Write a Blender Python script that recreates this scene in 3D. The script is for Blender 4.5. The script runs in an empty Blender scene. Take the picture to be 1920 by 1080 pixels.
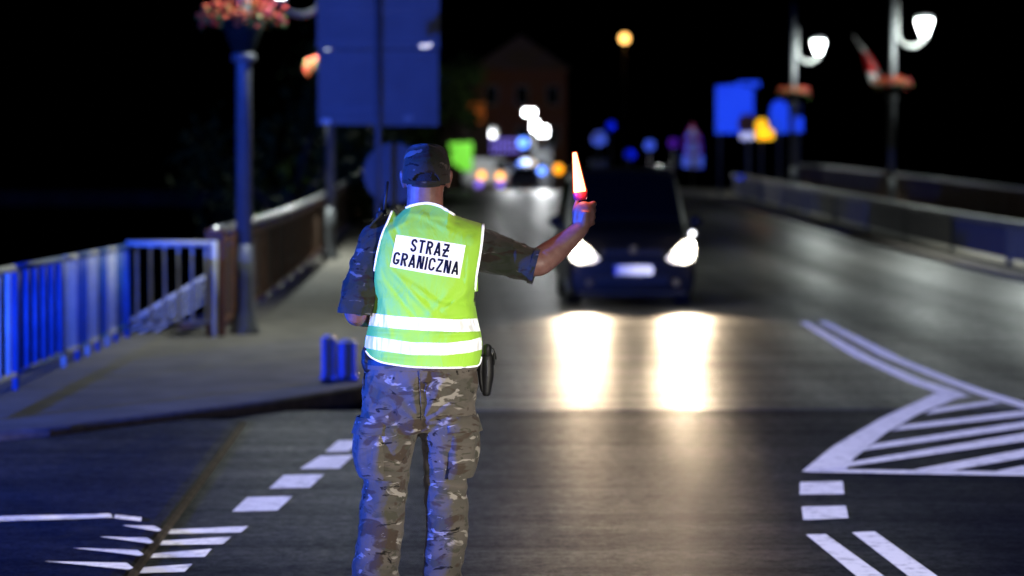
import bpy, bmesh, math, random
from mathutils import Vector, Matrix, noise as mnoise
random.seed(11)
R = math.radians
sc = bpy.context.scene
COL = sc.collection

# ------------------------------------------------------------------ camera
FPX = 4533.0                       # 85 mm lens on a 36 mm frame, in 1920-wide pixels
CAM = Vector((0.0, 0.0, 1.71))
YAW, PITCH = math.atan(123 / FPX), math.atan(190 / FPX)
cam_d = bpy.data.cameras.new('camera'); cam = bpy.data.objects.new('camera', cam_d); COL.objects.link(cam)
cam.location = CAM
cam.rotation_euler = (R(90) - PITCH, 0, -YAW)
cam_d.sensor_width = 36; cam_d.lens = 85
cam_d.clip_start = 0.1; cam_d.clip_end = 6000
cam_d.dof.use_dof = True; cam_d.dof.focus_distance = 9.0; cam_d.dof.aperture_fstop = 1.9
cam_d.dof.aperture_blades = 0
sc.camera = cam

# ------------------------------------------------------------------ night sky, exposure
world = bpy.data.worlds.new('World'); sc.world = world; world.use_nodes = True
wn = world.node_tree; bg = wn.nodes['Background']
sky = wn.nodes.new('ShaderNodeTexSky'); sky.sky_type = 'NISHITA'; sky.sun_disc = False
sky.sun_elevation = R(-9.0); sky.sun_rotation = R(200)
wn.links.new(sky.outputs[0], bg.inputs[0]); bg.inputs[1].default_value = 0.05
vs = sc.view_settings
vs.view_transform = 'Standard'; vs.look = 'None'; vs.exposure = 0.0; vs.gamma = 1.0; vs.use_curve_mapping = False
sc.render.engine = 'CYCLES'
sc.cycles.use_denoising = True
sc.cycles.max_bounces = 6; sc.cycles.diffuse_bounces = 2; sc.cycles.glossy_bounces = 3
sc.cycles.transparent_max_bounces = 12
sc.cycles.sample_clamp_indirect = 4.0
sc.cycles.caustics_reflective = False; sc.cycles.caustics_refractive = False

# ------------------------------------------------------------------ lamps of the police vehicles standing beside and behind the photographer
def lamp(name, kind, loc, color, energy, radius=0.05, aim=None, size=None, blend=1.0, parent=None):
    d = bpy.data.lights.new(name, kind); o = bpy.data.objects.new(name, d); COL.objects.link(o)
    d.color = color; d.energy = energy; d.shadow_soft_size = radius
    o.location = loc
    if aim is not None:
        o.rotation_euler = (Vector(aim) - Vector(loc)).to_track_quat('-Z', 'Y').to_euler()
    if kind == 'SPOT':
        d.spot_size = size; d.spot_blend = blend
    if parent is not None:
        o.parent = parent
    return o
BLUE = (0.010, 0.09, 1.0)
lamp('police_beacon_light', 'POINT', (-11.0, 5.2, 2.34), BLUE, 28000, 0.07)
lamp('police_lightbar_light', 'POINT', (-1.9, -1.6, 2.3), (0.16, 0.20, 1.0), 330, 0.12)
lamp('parked_car_headlight', 'SPOT', (5.6, -1.0, 1.0), (1.0, 0.93, 0.78), 5200, 0.09, aim=(-0.15, 9.0, 0.90), size=R(10.5), blend=1.0)
lamp('parked_car_low_beam', 'SPOT', (-1.0, -2.5, 0.8), (1.0, 0.97, 0.95), 800, 0.09, aim=(1.2, 16.0, -0.3), size=R(60), blend=1.0)

# ------------------------------------------------------------------ pixel to place helpers (1920 x 1080 photograph)
_rot = cam.rotation_euler.to_matrix()
def ray(px, py):
    return (_rot @ Vector((px - 960, 540 - py, -FPX)))
def P(px, py, Y):                    # point at distance Y along the bridge
    d = ray(px, py); return CAM + d * (Y / d.y)
def zr(Y):                           # the road is level, then climbs on to the bridge and levels out again
    if Y < 22: return 0.0
    if Y < 53: return 0.00043 * (Y - 22) ** 2
    z53 = 0.00043 * 31 ** 2
    if Y < 80: return z53 + 0.0267 * (Y - 53)
    z80 = z53 + 0.0267 * 27
    if Y < 105: return z80 + 0.0267 * (Y - 80) - 0.0267 / 50 * (Y - 80) ** 2
    return z80 + 0.0267 * 25 - 0.0267 / 50 * 25 ** 2
def G(px, py, dz=0.0):               # point on the ground seen at a pixel
    d = ray(px, py); z = 0.0
    for _ in range(12):
        p = CAM + d * ((z + dz - CAM.z) / d.z); z = zr(p.y)
    return Vector((p.x, p.y, z + dz))
def lerp(a, b, t): return a + (b - a) * t
def table(pts, x):                   # piecewise linear
    if x <= pts[0][0]: return pts[0][1]
    for (a, b), (c, d) in zip(pts, pts[1:]):
        if x <= c: return b + (d - b) * (x - a) / (c - a)
    return pts[-1][1]

# ------------------------------------------------------------------ materials
def newmat(name):
    m = bpy.data.materials.new(name); m.use_nodes = True
    nt = m.node_tree; return m, nt, nt.nodes['Principled BSDF']
def nd(nt, t, **kw):
    n = nt.nodes.new(t)
    for k, v in kw.items():
        if k.startswith('i_'):
            n.inputs[k[2:]].default_value = v
        else: setattr(n, k, v)
    return n
def rgba(c): return (c[0], c[1], c[2], 1.0)
def mat(name, col, rough=0.6, metal=0.0, var=0.25, scale=6.0, bump=0.0, bscale=60.0, spec=0.5, coat=0.0):
    m, nt, b = newmat(name); L = nt.links.new
    tc = nd(nt, 'ShaderNodeTexCoord')
    n = nd(nt, 'ShaderNodeTexNoise', i_Scale=scale, i_Detail=6.0, i_Roughness=0.62)
    L(tc.outputs['Object'], n.inputs['Vector'])
    r = nd(nt, 'ShaderNodeMapRange'); r.inputs[1].default_value = 0.3; r.inputs[2].default_value = 0.7
    r.inputs[3].default_value = 1 - var; r.inputs[4].default_value = 1 + var
    L(n.outputs['Fac'], r.inputs[0])
    mx = nd(nt, 'ShaderNodeMix', data_type='RGBA', blend_type='MULTIPLY'); mx.inputs[0].default_value = 1.0
    mx.inputs[6].default_value = rgba(col); L(r.outputs[0], mx.inputs[7])
    L(mx.outputs[2], b.inputs['Base Color'])
    b.inputs['Roughness'].default_value = rough; b.inputs['Metallic'].default_value = metal
    b.inputs['Specular IOR Level'].default_value = spec; b.inputs['Coat Weight'].default_value = coat
    if bump:
        n2 = nd(nt, 'ShaderNodeTexNoise', i_Scale=bscale, i_Detail=4.0); L(tc.outputs['Object'], n2.inputs['Vector'])
        bp = nd(nt, 'ShaderNodeBump', i_Strength=bump, i_Distance=0.01); L(n2.outputs['Fac'], bp.inputs['Height'])
        L(bp.outputs[0], b.inputs['Normal'])
    return m
def glow(name, col, strength):
    m, nt, b = newmat(name)
    b.inputs['Base Color'].default_value = rgba(col); b.inputs['Emission Color'].default_value = rgba(col)
    b.inputs['Emission Strength'].default_value = strength
    return m
def retro(name, col, rough=0.3, weight=0.6, base=None, crease=0.0):
    """glass-bead sheeting: a plain painted base plus a lobe that sends light back where it came from"""
    m, nt, b = newmat(name); L = nt.links.new
    b.inputs['Base Color'].default_value = rgba(base or col); b.inputs['Roughness'].default_value = 0.5
    g = nd(nt, 'ShaderNodeBsdfAnisotropic'); g.inputs['Color'].default_value = rgba(col); g.inputs['Roughness'].default_value = rough
    geo = nd(nt, 'ShaderNodeNewGeometry'); L(geo.outputs['Incoming'], g.inputs['Normal'])
    mx = nd(nt, 'ShaderNodeMixShader'); mx.inputs[0].default_value = weight
    if crease:
        tc = nd(nt, 'ShaderNodeTexCoord'); mp = nd(nt, 'ShaderNodeMapping'); mp.inputs['Scale'].default_value = (60, 60, 14)
        n = nd(nt, 'ShaderNodeTexNoise', i_Scale=1.0, i_Detail=3.0); L(tc.outputs['Object'], mp.inputs[0]); L(mp.outputs[0], n.inputs['Vector'])
        r = nd(nt, 'ShaderNodeMapRange'); r.inputs[1].default_value = 0.35; r.inputs[2].default_value = 0.55
        r.inputs[3].default_value = weight * (1 - crease); r.inputs[4].default_value = weight
        L(n.outputs['Fac'], r.inputs[0]); L(r.outputs[0], mx.inputs[0])
    L(b.outputs[0], mx.inputs[1]); L(g.outputs[0], mx.inputs[2]); L(mx.outputs[0], nt.nodes['Material Output'].inputs[0])
    return m

def asphalt(name, base, rough, streak, sheen=0.5, bump=0.5):
    m, nt, b = newmat(name); L = nt.links.new
    tc = nd(nt, 'ShaderNodeTexCoord')
    # tyre-polished tracks run along the carriageway
    mp = nd(nt, 'ShaderNodeMapping'); mp.inputs['Scale'].default_value = (0.85, 0.012, 0.0); L(tc.outputs['Object'], mp.inputs[0])
    n1 = nd(nt, 'ShaderNodeTexNoise', i_Scale=1.0, i_Detail=2.0); L(mp.outputs[0], n1.inputs['Vector'])
    # patches laid across, as the paver stopped and started
    mp2 = nd(nt, 'ShaderNodeMapping'); mp2.inputs['Scale'].default_value = (0.14, 2.2, 0.0); L(tc.outputs['Object'], mp2.inputs[0])
    n2 = nd(nt, 'ShaderNodeTexNoise', i_Scale=1.0, i_Detail=5.0, i_Roughness=0.7); L(mp2.outputs[0], n2.inputs['Vector'])
    n3 = nd(nt, 'ShaderNodeTexNoise', i_Scale=48.0, i_Detail=5.0, i_Roughness=0.8); L(tc.outputs['Object'], n3.inputs['Vector'])
    n4 = nd(nt, 'ShaderNodeTexNoise', i_Scale=1.7, i_Detail=6.0); L(tc.outputs['Object'], n4.inputs['Vector'])
    def rng(src, lo, hi, a=0.3, c=0.7):
        r = nd(nt, 'ShaderNodeMapRange'); r.inputs[1].default_value = a; r.inputs[2].default_value = c
        r.inputs[3].default_value = lo; r.inputs[4].default_value = hi; L(src, r.inputs[0]); return r.outputs[0]
    def mul(a, c):
        k = nd(nt, 'ShaderNodeMath', operation='MULTIPLY'); L(a, k.inputs[0]); L(c, k.inputs[1]); return k.outputs[0]
    f = mul(mul(rng(n1.outputs[0], 1 - streak, 1 + streak), rng(n2.outputs[0], 0.78, 1.2)), mul(rng(n3.outputs[0], 0.2, 2.0), rng(n4.outputs[0], 0.82, 1.16)))
    mx = nd(nt, 'ShaderNodeMix', data_type='RGBA', blend_type='MULTIPLY'); mx.inputs[0].default_value = 1.0
    mx.inputs[6].default_value = rgba(base); L(f, mx.inputs[7]); L(mx.outputs[2], b.inputs['Base Color'])
    L(mul(rng(n1.outputs[0], rough * 1.12, rough * 0.85), rng(n2.outputs[0], 0.9, 1.1)), b.inputs['Roughness'])
    bp = nd(nt, 'ShaderNodeBump', i_Strength=bump, i_Distance=0.006); L(n3.outputs['Fac'], bp.inputs['Height']); L(bp.outputs[0], b.inputs['Normal'])
    # dry stone faces scatter the light, the bitumen between them and the worn tracks shine
    df = nd(nt, 'ShaderNodeBsdfDiffuse'); L(mx.outputs[2], df.inputs['Color']); L(bp.outputs[0], df.inputs['Normal'])
    n5 = nd(nt, 'ShaderNodeTexNoise', i_Scale=11.0, i_Detail=8.0, i_Roughness=0.9); L(tc.outputs['Object'], n5.inputs['Vector'])
    ms = nd(nt, 'ShaderNodeMixShader'); k = mul(mul(rng(n1.outputs[0], sheen * 0.7, sheen * 1.25), rng(n2.outputs[0], 0.45, 1.55)), rng(n5.outputs[0], 0.1, 2.2, 0.36, 0.64)); kc = nd(nt, 'ShaderNodeClamp'); L(k, kc.inputs[0]); L(kc.outputs[0], ms.inputs[0])
    L(df.outputs[0], ms.inputs[1]); L(b.outputs[0], ms.inputs[2]); L(ms.outputs[0], nt.nodes['Material Output'].inputs[0])
    return m

def camo(name, cols, sc_=(7.5, 7.5, 17.0), rough=0.9):
    m, nt, b = newmat(name); L = nt.links.new
    tc = nd(nt, 'ShaderNodeTexCoord')
    def layer(scale, off, detail=3.0, dist=0.6):
        mp = nd(nt, 'ShaderNodeMapping'); mp.inputs['Scale'].default_value = tuple(s * scale for s in sc_); mp.inputs['Location'].default_value = off
        L(tc.outputs['Object'], mp.inputs[0])
        n = nd(nt, 'ShaderNodeTexNoise', i_Scale=1.0, i_Detail=detail, i_Distortion=dist, i_Roughness=0.55); L(mp.outputs[0], n.inputs['Vector'])
        return n.outputs['Fac']
    def step(src, t, w=0.022):
        r = nd(nt, 'ShaderNodeMapRange'); r.inputs[1].default_value = t - w; r.inputs[2].default_value = t + w; L(src, r.inputs[0]); return r.outputs[0]
    cur = None
    prev = cols[0]
    n0 = layer(0.8, (0, 0, 0), 2.0)
    mx = nd(nt, 'ShaderNodeMix', data_type='RGBA'); mx.inputs[6].default_value = rgba(cols[0]); mx.inputs[7].default_value = rgba(cols[1])
    L(step(n0, 0.5, 0.10), mx.inputs[0]); cur = mx.outputs[2]
    for i, (t, s, off) in enumerate(((0.57, 1.0, (3.1, 1.7, 5.2)), (0.59, 1.5, (7.7, 2.2, 9.1)), (0.655, 2.0, (1.3, 8.8, 4.4)), (0.635, 1.6, (5.5, 5.1, 0.7)))):
        mx = nd(nt, 'ShaderNodeMix', data_type='RGBA'); L(cur, mx.inputs[6]); mx.inputs[7].default_value = rgba(cols[2 + i])
        L(step(layer(s, off), t), mx.inputs[0]); cur = mx.outputs[2]
    L(cur, b.inputs['Base Color']); b.inputs['Roughness'].default_value = rough; b.inputs['Specular IOR Level'].default_value = 0.15
    b.inputs['Sheen Weight'].default_value = 0.12
    n = nd(nt, 'ShaderNodeTexNoise', i_Scale=55.0, i_Detail=5.0); L(tc.outputs['Object'], n.inputs['Vector'])
    bp = nd(nt, 'ShaderNodeBump', i_Strength=0.35, i_Distance=0.008); L(n.outputs['Fac'], bp.inputs['Height']); L(bp.outputs[0], b.inputs['Normal'])
    return m

M = {}
M['road'] = asphalt('asphalt_junction', (0.032, 0.030, 0.031), 0.37, 0.14, sheen=0.18)
M['deck'] = asphalt('asphalt_bridge', (0.060, 0.058, 0.054), 0.36, 0.5, sheen=0.46)
M['pad'] = asphalt('asphalt_pad', (0.036, 0.037, 0.042), 0.70, 0.1, sheen=0.30)
M['paving'] = mat('paving', (0.22, 0.20, 0.17), 0.85, var=0.3, scale=2.2, bump=0.3, bscale=40, spec=0.25)
M['kerb'] = mat('kerb_concrete', (0.20, 0.17, 0.165), 0.85, var=0.3, scale=8, bump=0.3, spec=0.2)
M['joint'] = mat('joint_rubber', (0.02, 0.02, 0.02), 0.7)
def paint_mat():
    m, nt, b = newmat('road_paint'); L = nt.links.new
    tc = nd(nt, 'ShaderNodeTexCoord'); n = nd(nt, 'ShaderNodeTexNoise', i_Scale=9.0, i_Detail=8.0, i_Roughness=0.75); L(tc.outputs['Object'], n.inputs['Vector'])
    r = nd(nt, 'ShaderNodeValToRGB'); r.color_ramp.elements[0].position = 0.30; r.color_ramp.elements[0].color = (0.20, 0.20, 0.21, 1)
    r.color_ramp.elements[1].position = 0.50; r.color_ramp.elements[1].color = (0.78, 0.77, 0.76, 1)
    L(n.outputs['Fac'], r.inputs[0])
    b.inputs['Roughness'].default_value = 0.6; L(r.outputs[0], b.inputs['Base Color'])
    g = nd(nt, 'ShaderNodeBsdfAnisotropic'); L(r.outputs[0], g.inputs['Color']); g.inputs['Roughness'].default_value = 0.34
    geo = nd(nt, 'ShaderNodeNewGeometry'); L(geo.outputs['Incoming'], g.inputs['Normal'])
    mx = nd(nt, 'ShaderNodeMixShader'); mx.inputs[0].default_value = 0.5
    L(b.outputs[0], mx.inputs[1]); L(g.outputs[0], mx.inputs[2]); L(mx.outputs[0], nt.nodes['Material Output'].inputs[0])
    return m
M['paint'] = paint_mat()
M['ground'] = mat('river_ground', (0.012, 0.014, 0.008), 0.95, var=0.4, scale=0.2, spec=0.05)
M['post'] = mat('post_grey_paint', (0.11, 0.115, 0.125), 0.45, var=0.15, bump=0.1)
M['bracket'] = mat('bracket_pale_paint', (0.20, 0.205, 0.20), 0.45, var=0.1)
M['lampglass'] = glow('street_lamp_glass', (0.92, 1.0, 0.97), 18.0)
M['signback'] = mat('sign_back_zinc', (0.12, 0.123, 0.132), 0.55, metal=0.1, var=0.12, scale=3)
M['signrib'] = mat('sign_rib_zinc', (0.10, 0.103, 0.112), 0.45, metal=0.2, var=0.12)
M['white_bar'] = mat('bar_white_paint', (0.70, 0.69, 0.68), 0.5, var=0.14, scale=9)
M['blue_bar'] = mat('bar_blue_paint', (0.030, 0.13, 0.42), 0.5, var=0.18, scale=9)
M['rust'] = mat('rust_brown_paint', (0.20, 0.070, 0.030), 0.7, var=0.35, scale=7, bump=0.2)
M['rustdark'] = mat('rust_brown_bars', (0.11, 0.062, 0.038), 0.7, var=0.3, scale=7)
M['handrail'] = mat('handrail_steel', (0.78, 0.79, 0.78), 0.34, metal=0.9, var=0.12, scale=2)
M['zinc'] = mat('guardrail_zinc', (0.22, 0.225, 0.22), 0.5, metal=0.3, var=0.2)
M['panel_blue'] = mat('panel_blue_paint', (0.020, 0.05, 0.20), 0.6, var=0.2)
M['panel_grey'] = mat('panel_grey_paint', (0.26, 0.27, 0.29), 0.7, var=0.2)
M['brick'] = mat('brick_red', (0.22, 0.085, 0.045), 0.9, var=0.35, scale=5, bump=0.4)
M['leaf'] = mat('leaf', (0.045, 0.075, 0.022), 0.8, var=0.5, scale=3, spec=0.05)
M['leaf2'] = mat('leaf_basket', (0.07, 0.15, 0.03), 0.6, var=0.5, scale=8)
M['bark'] = mat('bark', (0.07, 0.05, 0.035), 0.9, var=0.3)
M['blossom_red'] = mat('blossom_red', (0.42, 0.014, 0.008), 0.7, var=0.25, scale=12)
M['blossom_orange'] = mat('blossom_orange', (0.45, 0.06, 0.010), 0.7, var=0.25, scale=12)
M['blossom_pink'] = mat('blossom_pink', (0.38, 0.03, 0.045), 0.7, var=0.25, scale=12)
M['bowl'] = mat('planter_plastic', (0.010, 0.014, 0.012), 0.8, spec=0.1)
M['bluebox'] = mat('blue_plastic', (0.035, 0.13, 0.55), 0.45, var=0.15)
M['black'] = mat('black_nylon', (0.009, 0.009, 0.010), 0.55, var=0.2, scale=20, bump=0.15, bscale=120)
M['blackgloss'] = mat('black_polymer', (0.008, 0.008, 0.009), 0.28, var=0.2, scale=20)
M['rubber'] = mat('tyre_rubber', (0.012, 0.012, 0.012), 0.85)
M['carpaint'] = mat('car_dark_paint', (0.017, 0.014, 0.010), 0.5, var=0.05, spec=0.25)
M['carplastic'] = mat('car_black_plastic', (0.010, 0.010, 0.010), 0.6)
M['chrome'] = mat('chrome', (0.75, 0.76, 0.77), 0.15, metal=1.0, var=0.05)
M['alloy'] = mat('alloy', (0.4, 0.4, 0.42), 0.3, metal=0.9)
def glass_mat():
    m, nt, b = newmat('car_glass')
    b.inputs['Base Color'].default_value = (0.006, 0.007, 0.008, 1); b.inputs['Roughness'].default_value = 0.06; b.inputs['Coat Weight'].default_value = 0.3
    return m
M['carglass'] = glass_mat()
M['headlight'] = glow('headlight_lit', (1.0, 0.95, 0.86), 55.0)
M['headlens'] = glow('headlight_lens', (1.0, 0.93, 0.80), 0.8)
M['marker'] = glow('position_light_lit', (0.95, 0.97, 1.0), 5.0)
M['skin'] = None
def skin_mat():
    m, nt, b = newmat('skin'); L = nt.links.new
    tc = nd(nt, 'ShaderNodeTexCoord'); n = nd(nt, 'ShaderNodeTexNoise', i_Scale=30.0, i_Detail=5.0); L(tc.outputs['Object'], n.inputs['Vector'])
    r = nd(nt, 'ShaderNodeValToRGB'); r.color_ramp.elements[0].position = 0.3; r.color_ramp.elements[0].color = (0.22, 0.100, 0.085, 1)
    r.color_ramp.elements[1].position = 0.7; r.color_ramp.elements[1].color = (0.31, 0.165, 0.140, 1); L(n.outputs['Fac'], r.inputs[0])
    L(r.outputs[0], b.inputs['Base Color']); b.inputs['Roughness'].default_value = 0.5
    b.inputs['Subsurface Weight'].default_value = 0.12; b.inputs['Subsurface Radius'].default_value = (0.012, 0.005, 0.003)
    n2 = nd(nt, 'ShaderNodeTexNoise', i_Scale=260.0, i_Detail=3.0); L(tc.outputs['Object'], n2.inputs['Vector'])
    bp = nd(nt, 'ShaderNodeBump', i_Strength=0.2, i_Distance=0.002); L(n2.outputs['Fac'], bp.inputs['Height']); L(bp.outputs[0], b.inputs['Normal'])
    return m
M['skin'] = skin_mat()
M['hair'] = mat('hair_short', (0.006, 0.005, 0.004), 0.7, bump=0.6, bscale=400)
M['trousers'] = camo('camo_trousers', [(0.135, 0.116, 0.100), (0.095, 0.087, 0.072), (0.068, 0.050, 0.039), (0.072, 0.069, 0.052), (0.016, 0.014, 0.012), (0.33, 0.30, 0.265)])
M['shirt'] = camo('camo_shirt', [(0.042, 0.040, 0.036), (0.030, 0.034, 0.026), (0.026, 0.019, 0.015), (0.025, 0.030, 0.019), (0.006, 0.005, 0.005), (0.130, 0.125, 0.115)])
def vest_mat():
    m, nt, b = newmat('vest_fluorescent_yellow'); L = nt.links.new
    tc = nd(nt, 'ShaderNodeTexCoord'); n = nd(nt, 'ShaderNodeTexNoise', i_Scale=9.0, i_Detail=5.0); L(tc.outputs['Object'], n.inputs['Vector'])
    r = nd(nt, 'ShaderNodeValToRGB'); r.color_ramp.elements[0].position = 0.3; r.color_ramp.elements[0].color = (0.42, 0.82, 0.060, 1)
    r.color_ramp.elements[1].position = 0.7; r.color_ramp.elements[1].color = (0.46, 0.90, 0.085, 1); L(n.outputs['Fac'], r.inputs[0])
    L(r.outputs[0], b.inputs['Base Color']); b.inputs['Roughness'].default_value = 0.62; b.inputs['Specular IOR Level'].default_value = 0.3
    b.inputs['Sheen Weight'].default_value = 0.15
    w = nd(nt, 'ShaderNodeTexNoise', i_Scale=420.0, i_Detail=1.0); L(tc.outputs['Object'], w.inputs['Vector'])
    mp = nd(nt, 'ShaderNodeMapping'); mp.inputs['Scale'].default_value = (9, 9, 5); mp.inputs['Rotation'].default_value = (0, R(-35), 0); L(tc.outputs['Object'], mp.inputs[0])
    w2 = nd(nt, 'ShaderNodeTexNoise', i_Scale=1.6, i_Detail=3.0, i_Distortion=0.8); L(mp.outputs[0], w2.inputs['Vector'])
    b1 = nd(nt, 'ShaderNodeBump', i_Strength=0.12, i_Distance=0.002); L(w.outputs['Fac'], b1.inputs['Height'])
    b2 = nd(nt, 'ShaderNodeBump', i_Strength=0.5, i_Distance=0.018); L(w2.outputs['Fac'], b2.inputs['Height']); L(b1.outputs[0], b2.inputs['Normal'])
    L(b2.outputs[0], b.inputs['Normal'])
    return m
M['vest'] = vest_mat()
M['tape'] = retro('reflective_tape', (1.0, 0.99, 0.93), 0.42, 0.6, (0.75, 0.78, 0.72), crease=0.75)
M['panel'] = retro('reflective_panel', (1.0, 0.99, 0.96), 0.42, 0.6, (0.80, 0.82, 0.78), crease=0.45)
M['piping'] = retro('reflective_piping', (1.0, 1.0, 1.0), 0.42, 0.6, (0.85, 0.85, 0.85))
M['letters'] = mat('lettering_navy', (0.010, 0.012, 0.030), 0.9, var=0.4, scale=30, spec=0.05)
M['plate'] = retro('number_plate_sheet', (0.9, 0.9, 0.95), 0.22, 0.6, (0.7, 0.7, 0.72))
M['plate_blue'] = retro('number_plate_band', (0.01, 0.06, 0.8), 0.22, 0.6, (0.02, 0.06, 0.5))
M['ret_blue'] = retro('sign_sheet_blue', (0.02, 0.10, 0.9), 0.16, 0.55, (0.02, 0.08, 0.5))
M['ret_white'] = retro('sign_sheet_white', (0.9, 0.9, 0.9), 0.165, 0.55, (0.75, 0.75, 0.75))
M['ret_red'] = retro('sign_sheet_red', (0.9, 0.05, 0.25), 0.22, 0.6, (0.6, 0.03, 0.03))
M['ret_yellow'] = retro('sign_sheet_yellow', (1.0, 0.65, 0.02), 0.15, 0.6, (0.8, 0.5, 0.02))
M['flag_white'] = mat('flag_white', (0.75, 0.75, 0.75), 0.8)
M['flag_red'] = mat('flag_red', (0.75, 0.008, 0.012), 0.8)

# ------------------------------------------------------------------ mesh helpers
class MB:
    def __init__(s): s.v = []; s.f = []
    def add(s, vs_, fs):
        k = len(s.v); s.v += [tuple(v) for v in vs_]; s.f += [tuple(i + k for i in f) for f in fs]; return s
    def box(s, c, d, rz=0.0, m=None):
        cx, cy, cz = c; x, y, z = d[0] / 2, d[1] / 2, d[2] / 2; q = []
        for (a, b_, e) in ((-1, -1, -1), (1, -1, -1), (1, 1, -1), (-1, 1, -1), (-1, -1, 1), (1, -1, 1), (1, 1, 1), (-1, 1, 1)):
            p = Vector((a * x, b_ * y, e * z))
            if rz: p.rotate(Matrix.Rotation(rz, 3, 'Z'))
            if m is not None: p = m @ p
            q.append(p + Vector(c))
        return s.add(q, [(0, 3, 2, 1), (4, 5, 6, 7), (0, 1, 5, 4), (1, 2, 6, 5), (2, 3, 7, 6), (3, 0, 4, 7)])
    def tube(s, pts, rad, n=10, ref=None, cap=True):
        """rad: number or list of r or (ru, rv)"""
        pts = [Vector(p) for p in pts]; N = len(pts); rings = []
        if not isinstance(rad, (list, tuple)) : rad = [rad] * N
        for i, p in enumerate(pts):
            t = (pts[min(i + 1, N - 1)] - pts[max(i - 1, 0)]).normalized()
            rf = Vector(ref) if ref is not None else (Vector((1, 0, 0)) if abs(t.x) < 0.8 else Vector((0, 1, 0)))
            u = (rf - t * t.dot(rf)).normalized(); w = t.cross(u)
            r = rad[i]; ru, rv = (r, r) if not isinstance(r, (list, tuple)) else r
            rings.append([p + u * ru * math.cos(2 * math.pi * k / n) + w * rv * math.sin(2 * math.pi * k / n) for k in range(n)])
        vs_ = [q for r_ in rings for q in r_]; fs = []
        for i in range(N - 1):
            for k in range(n):
                fs.append((i * n + k, i * n + (k + 1) % n, (i + 1) * n + (k + 1) % n, (i + 1) * n + k))
        if cap:
            fs.append(tuple(range(n - 1, -1, -1))); fs.append(tuple((N - 1) * n + k for k in range(n)))
        return s.add(vs_, fs)
    def lathe(s, c, prof, n=20):
        c = Vector(c); pts = [c + Vector((0, 0, z)) for (r, z) in prof]
        vs_ = []; fs = []
        for i, (r, z) in enumerate(prof):
            for k in range(n):
                a = 2 * math.pi * k / n; vs_.append(c + Vector((r * math.cos(a), r * math.sin(a), z)))
        for i in range(len(prof) - 1):
            for k in range(n):
                fs.append((i * n + k, i * n + (k + 1) % n, (i + 1) * n + (k + 1) % n, (i + 1) * n + k))
        fs.append(tuple(range(n - 1, -1, -1))); fs.append(tuple((len(prof) - 1) * n + k for k in range(n)))
        return s.add(vs_, fs)
    def ellipsoid(s, c, r, n=16, m=10, rot=None):
        c = Vector(c); vs_ = []; fs = []
        for j in range(m + 1):
            ph = -math.pi / 2 + math.pi * j / m
            for k in range(n):
                a = 2 * math.pi * k / n
                p = Vector((r[0] * math.cos(ph) * math.cos(a), r[1] * math.cos(ph) * math.sin(a), r[2] * math.sin(ph)))
                if rot is not None: p = rot @ p
                vs_.append(c + p)
        for j in range(m):
            for k in range(n):
                fs.append((j * n + k, j * n + (k + 1) % n, (j + 1) * n + (k + 1) % n, (j + 1) * n + k))
        return s.add(vs_, fs)
    def prism(s, poly, d):
        """poly: 3-D polygon, d: extrusion vector"""
        d = Vector(d); n = len(poly); a = [Vector(p) for p in poly]
        fs = [tuple(range(n - 1, -1, -1)), tuple(range(n, 2 * n))] + [(i, (i + 1) % n, n + (i + 1) % n, n + i) for i in range(n)]
        return s.add(a + [p + d for p in a], fs)
    def grid(s, rows):
        n = len(rows[0]); vs_ = [p for r_ in rows for p in r_]
        return s.add(vs_, [(j * n + i, j * n + i + 1, (j + 1) * n + i + 1, (j + 1) * n + i) for j in range(len(rows) - 1) for i in range(n - 1)])
    def mesh(s, name, merge=False):
        me = bpy.data.meshes.new(name); me.from_pydata(s.v, [], s.f)
        bm = bmesh.new(); bm.from_mesh(me)
        if merge: bmesh.ops.remove_doubles(bm, verts=bm.verts, dist=1e-5)
        bmesh.ops.recalc_face_normals(bm, faces=bm.faces); bm.to_mesh(me); bm.free()
        return me
    def build(s, name, material, parent=None, smooth=False, bevel=0.0, merge=False, **tags):
        me = s.mesh(name, merge); me.materials.append(material)
        if smooth: me.shade_smooth()
        return link(name, me, parent, bevel, **tags)
def link(name, me, parent=None, bevel=0.0, **tags):
    o = bpy.data.objects.new(name, me); COL.objects.link(o)
    if parent is not None:
        o.parent = parent
        if parent.matrix_basis != Matrix.Identity(4): o.matrix_parent_inverse = parent.matrix_basis.inverted()
    if bevel:
        b = o.modifiers.new('bevel', 'BEVEL'); b.width = bevel; b.segments = 2; b.limit_method = 'ANGLE'
    tag(o, **tags); return o
def tag(o, label=None, cat=None, group=None, kind=None):
    if label: o['label'] = label
    if cat: o['category'] = cat
    if group: o['group'] = group
    if kind: o['kind'] = kind
    return o
def thing(name, loc, label, cat, group=None):
    o = bpy.data.objects.new(name, None); o.empty_display_size = 0.2; COL.objects.link(o); o.location = loc
    return tag(o, label, cat, group)
def bake(o, smooth=True):
    """apply the modifiers of o into its mesh"""
    dg = bpy.context.evaluated_depsgraph_get(); me = bpy.data.meshes.new_from_object(o.evaluated_get(dg))
    mats = [m for m in o.data.materials]; o.modifiers.clear(); o.data = me
    if not me.materials:
        for m in mats: me.materials.append(m)
    if smooth: me.shade_smooth()
    return o
def fuse(mb, name, material, parent, voxel, smooth_it=6):
    o = mb.build(name, material, parent)
    r = o.modifiers.new('r', 'REMESH'); r.mode = 'VOXEL'; r.voxel_size = voxel
    s = o.modifiers.new('s', 'SMOOTH'); s.factor = 0.5; s.iterations = smooth_it
    return bake(o)
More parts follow.
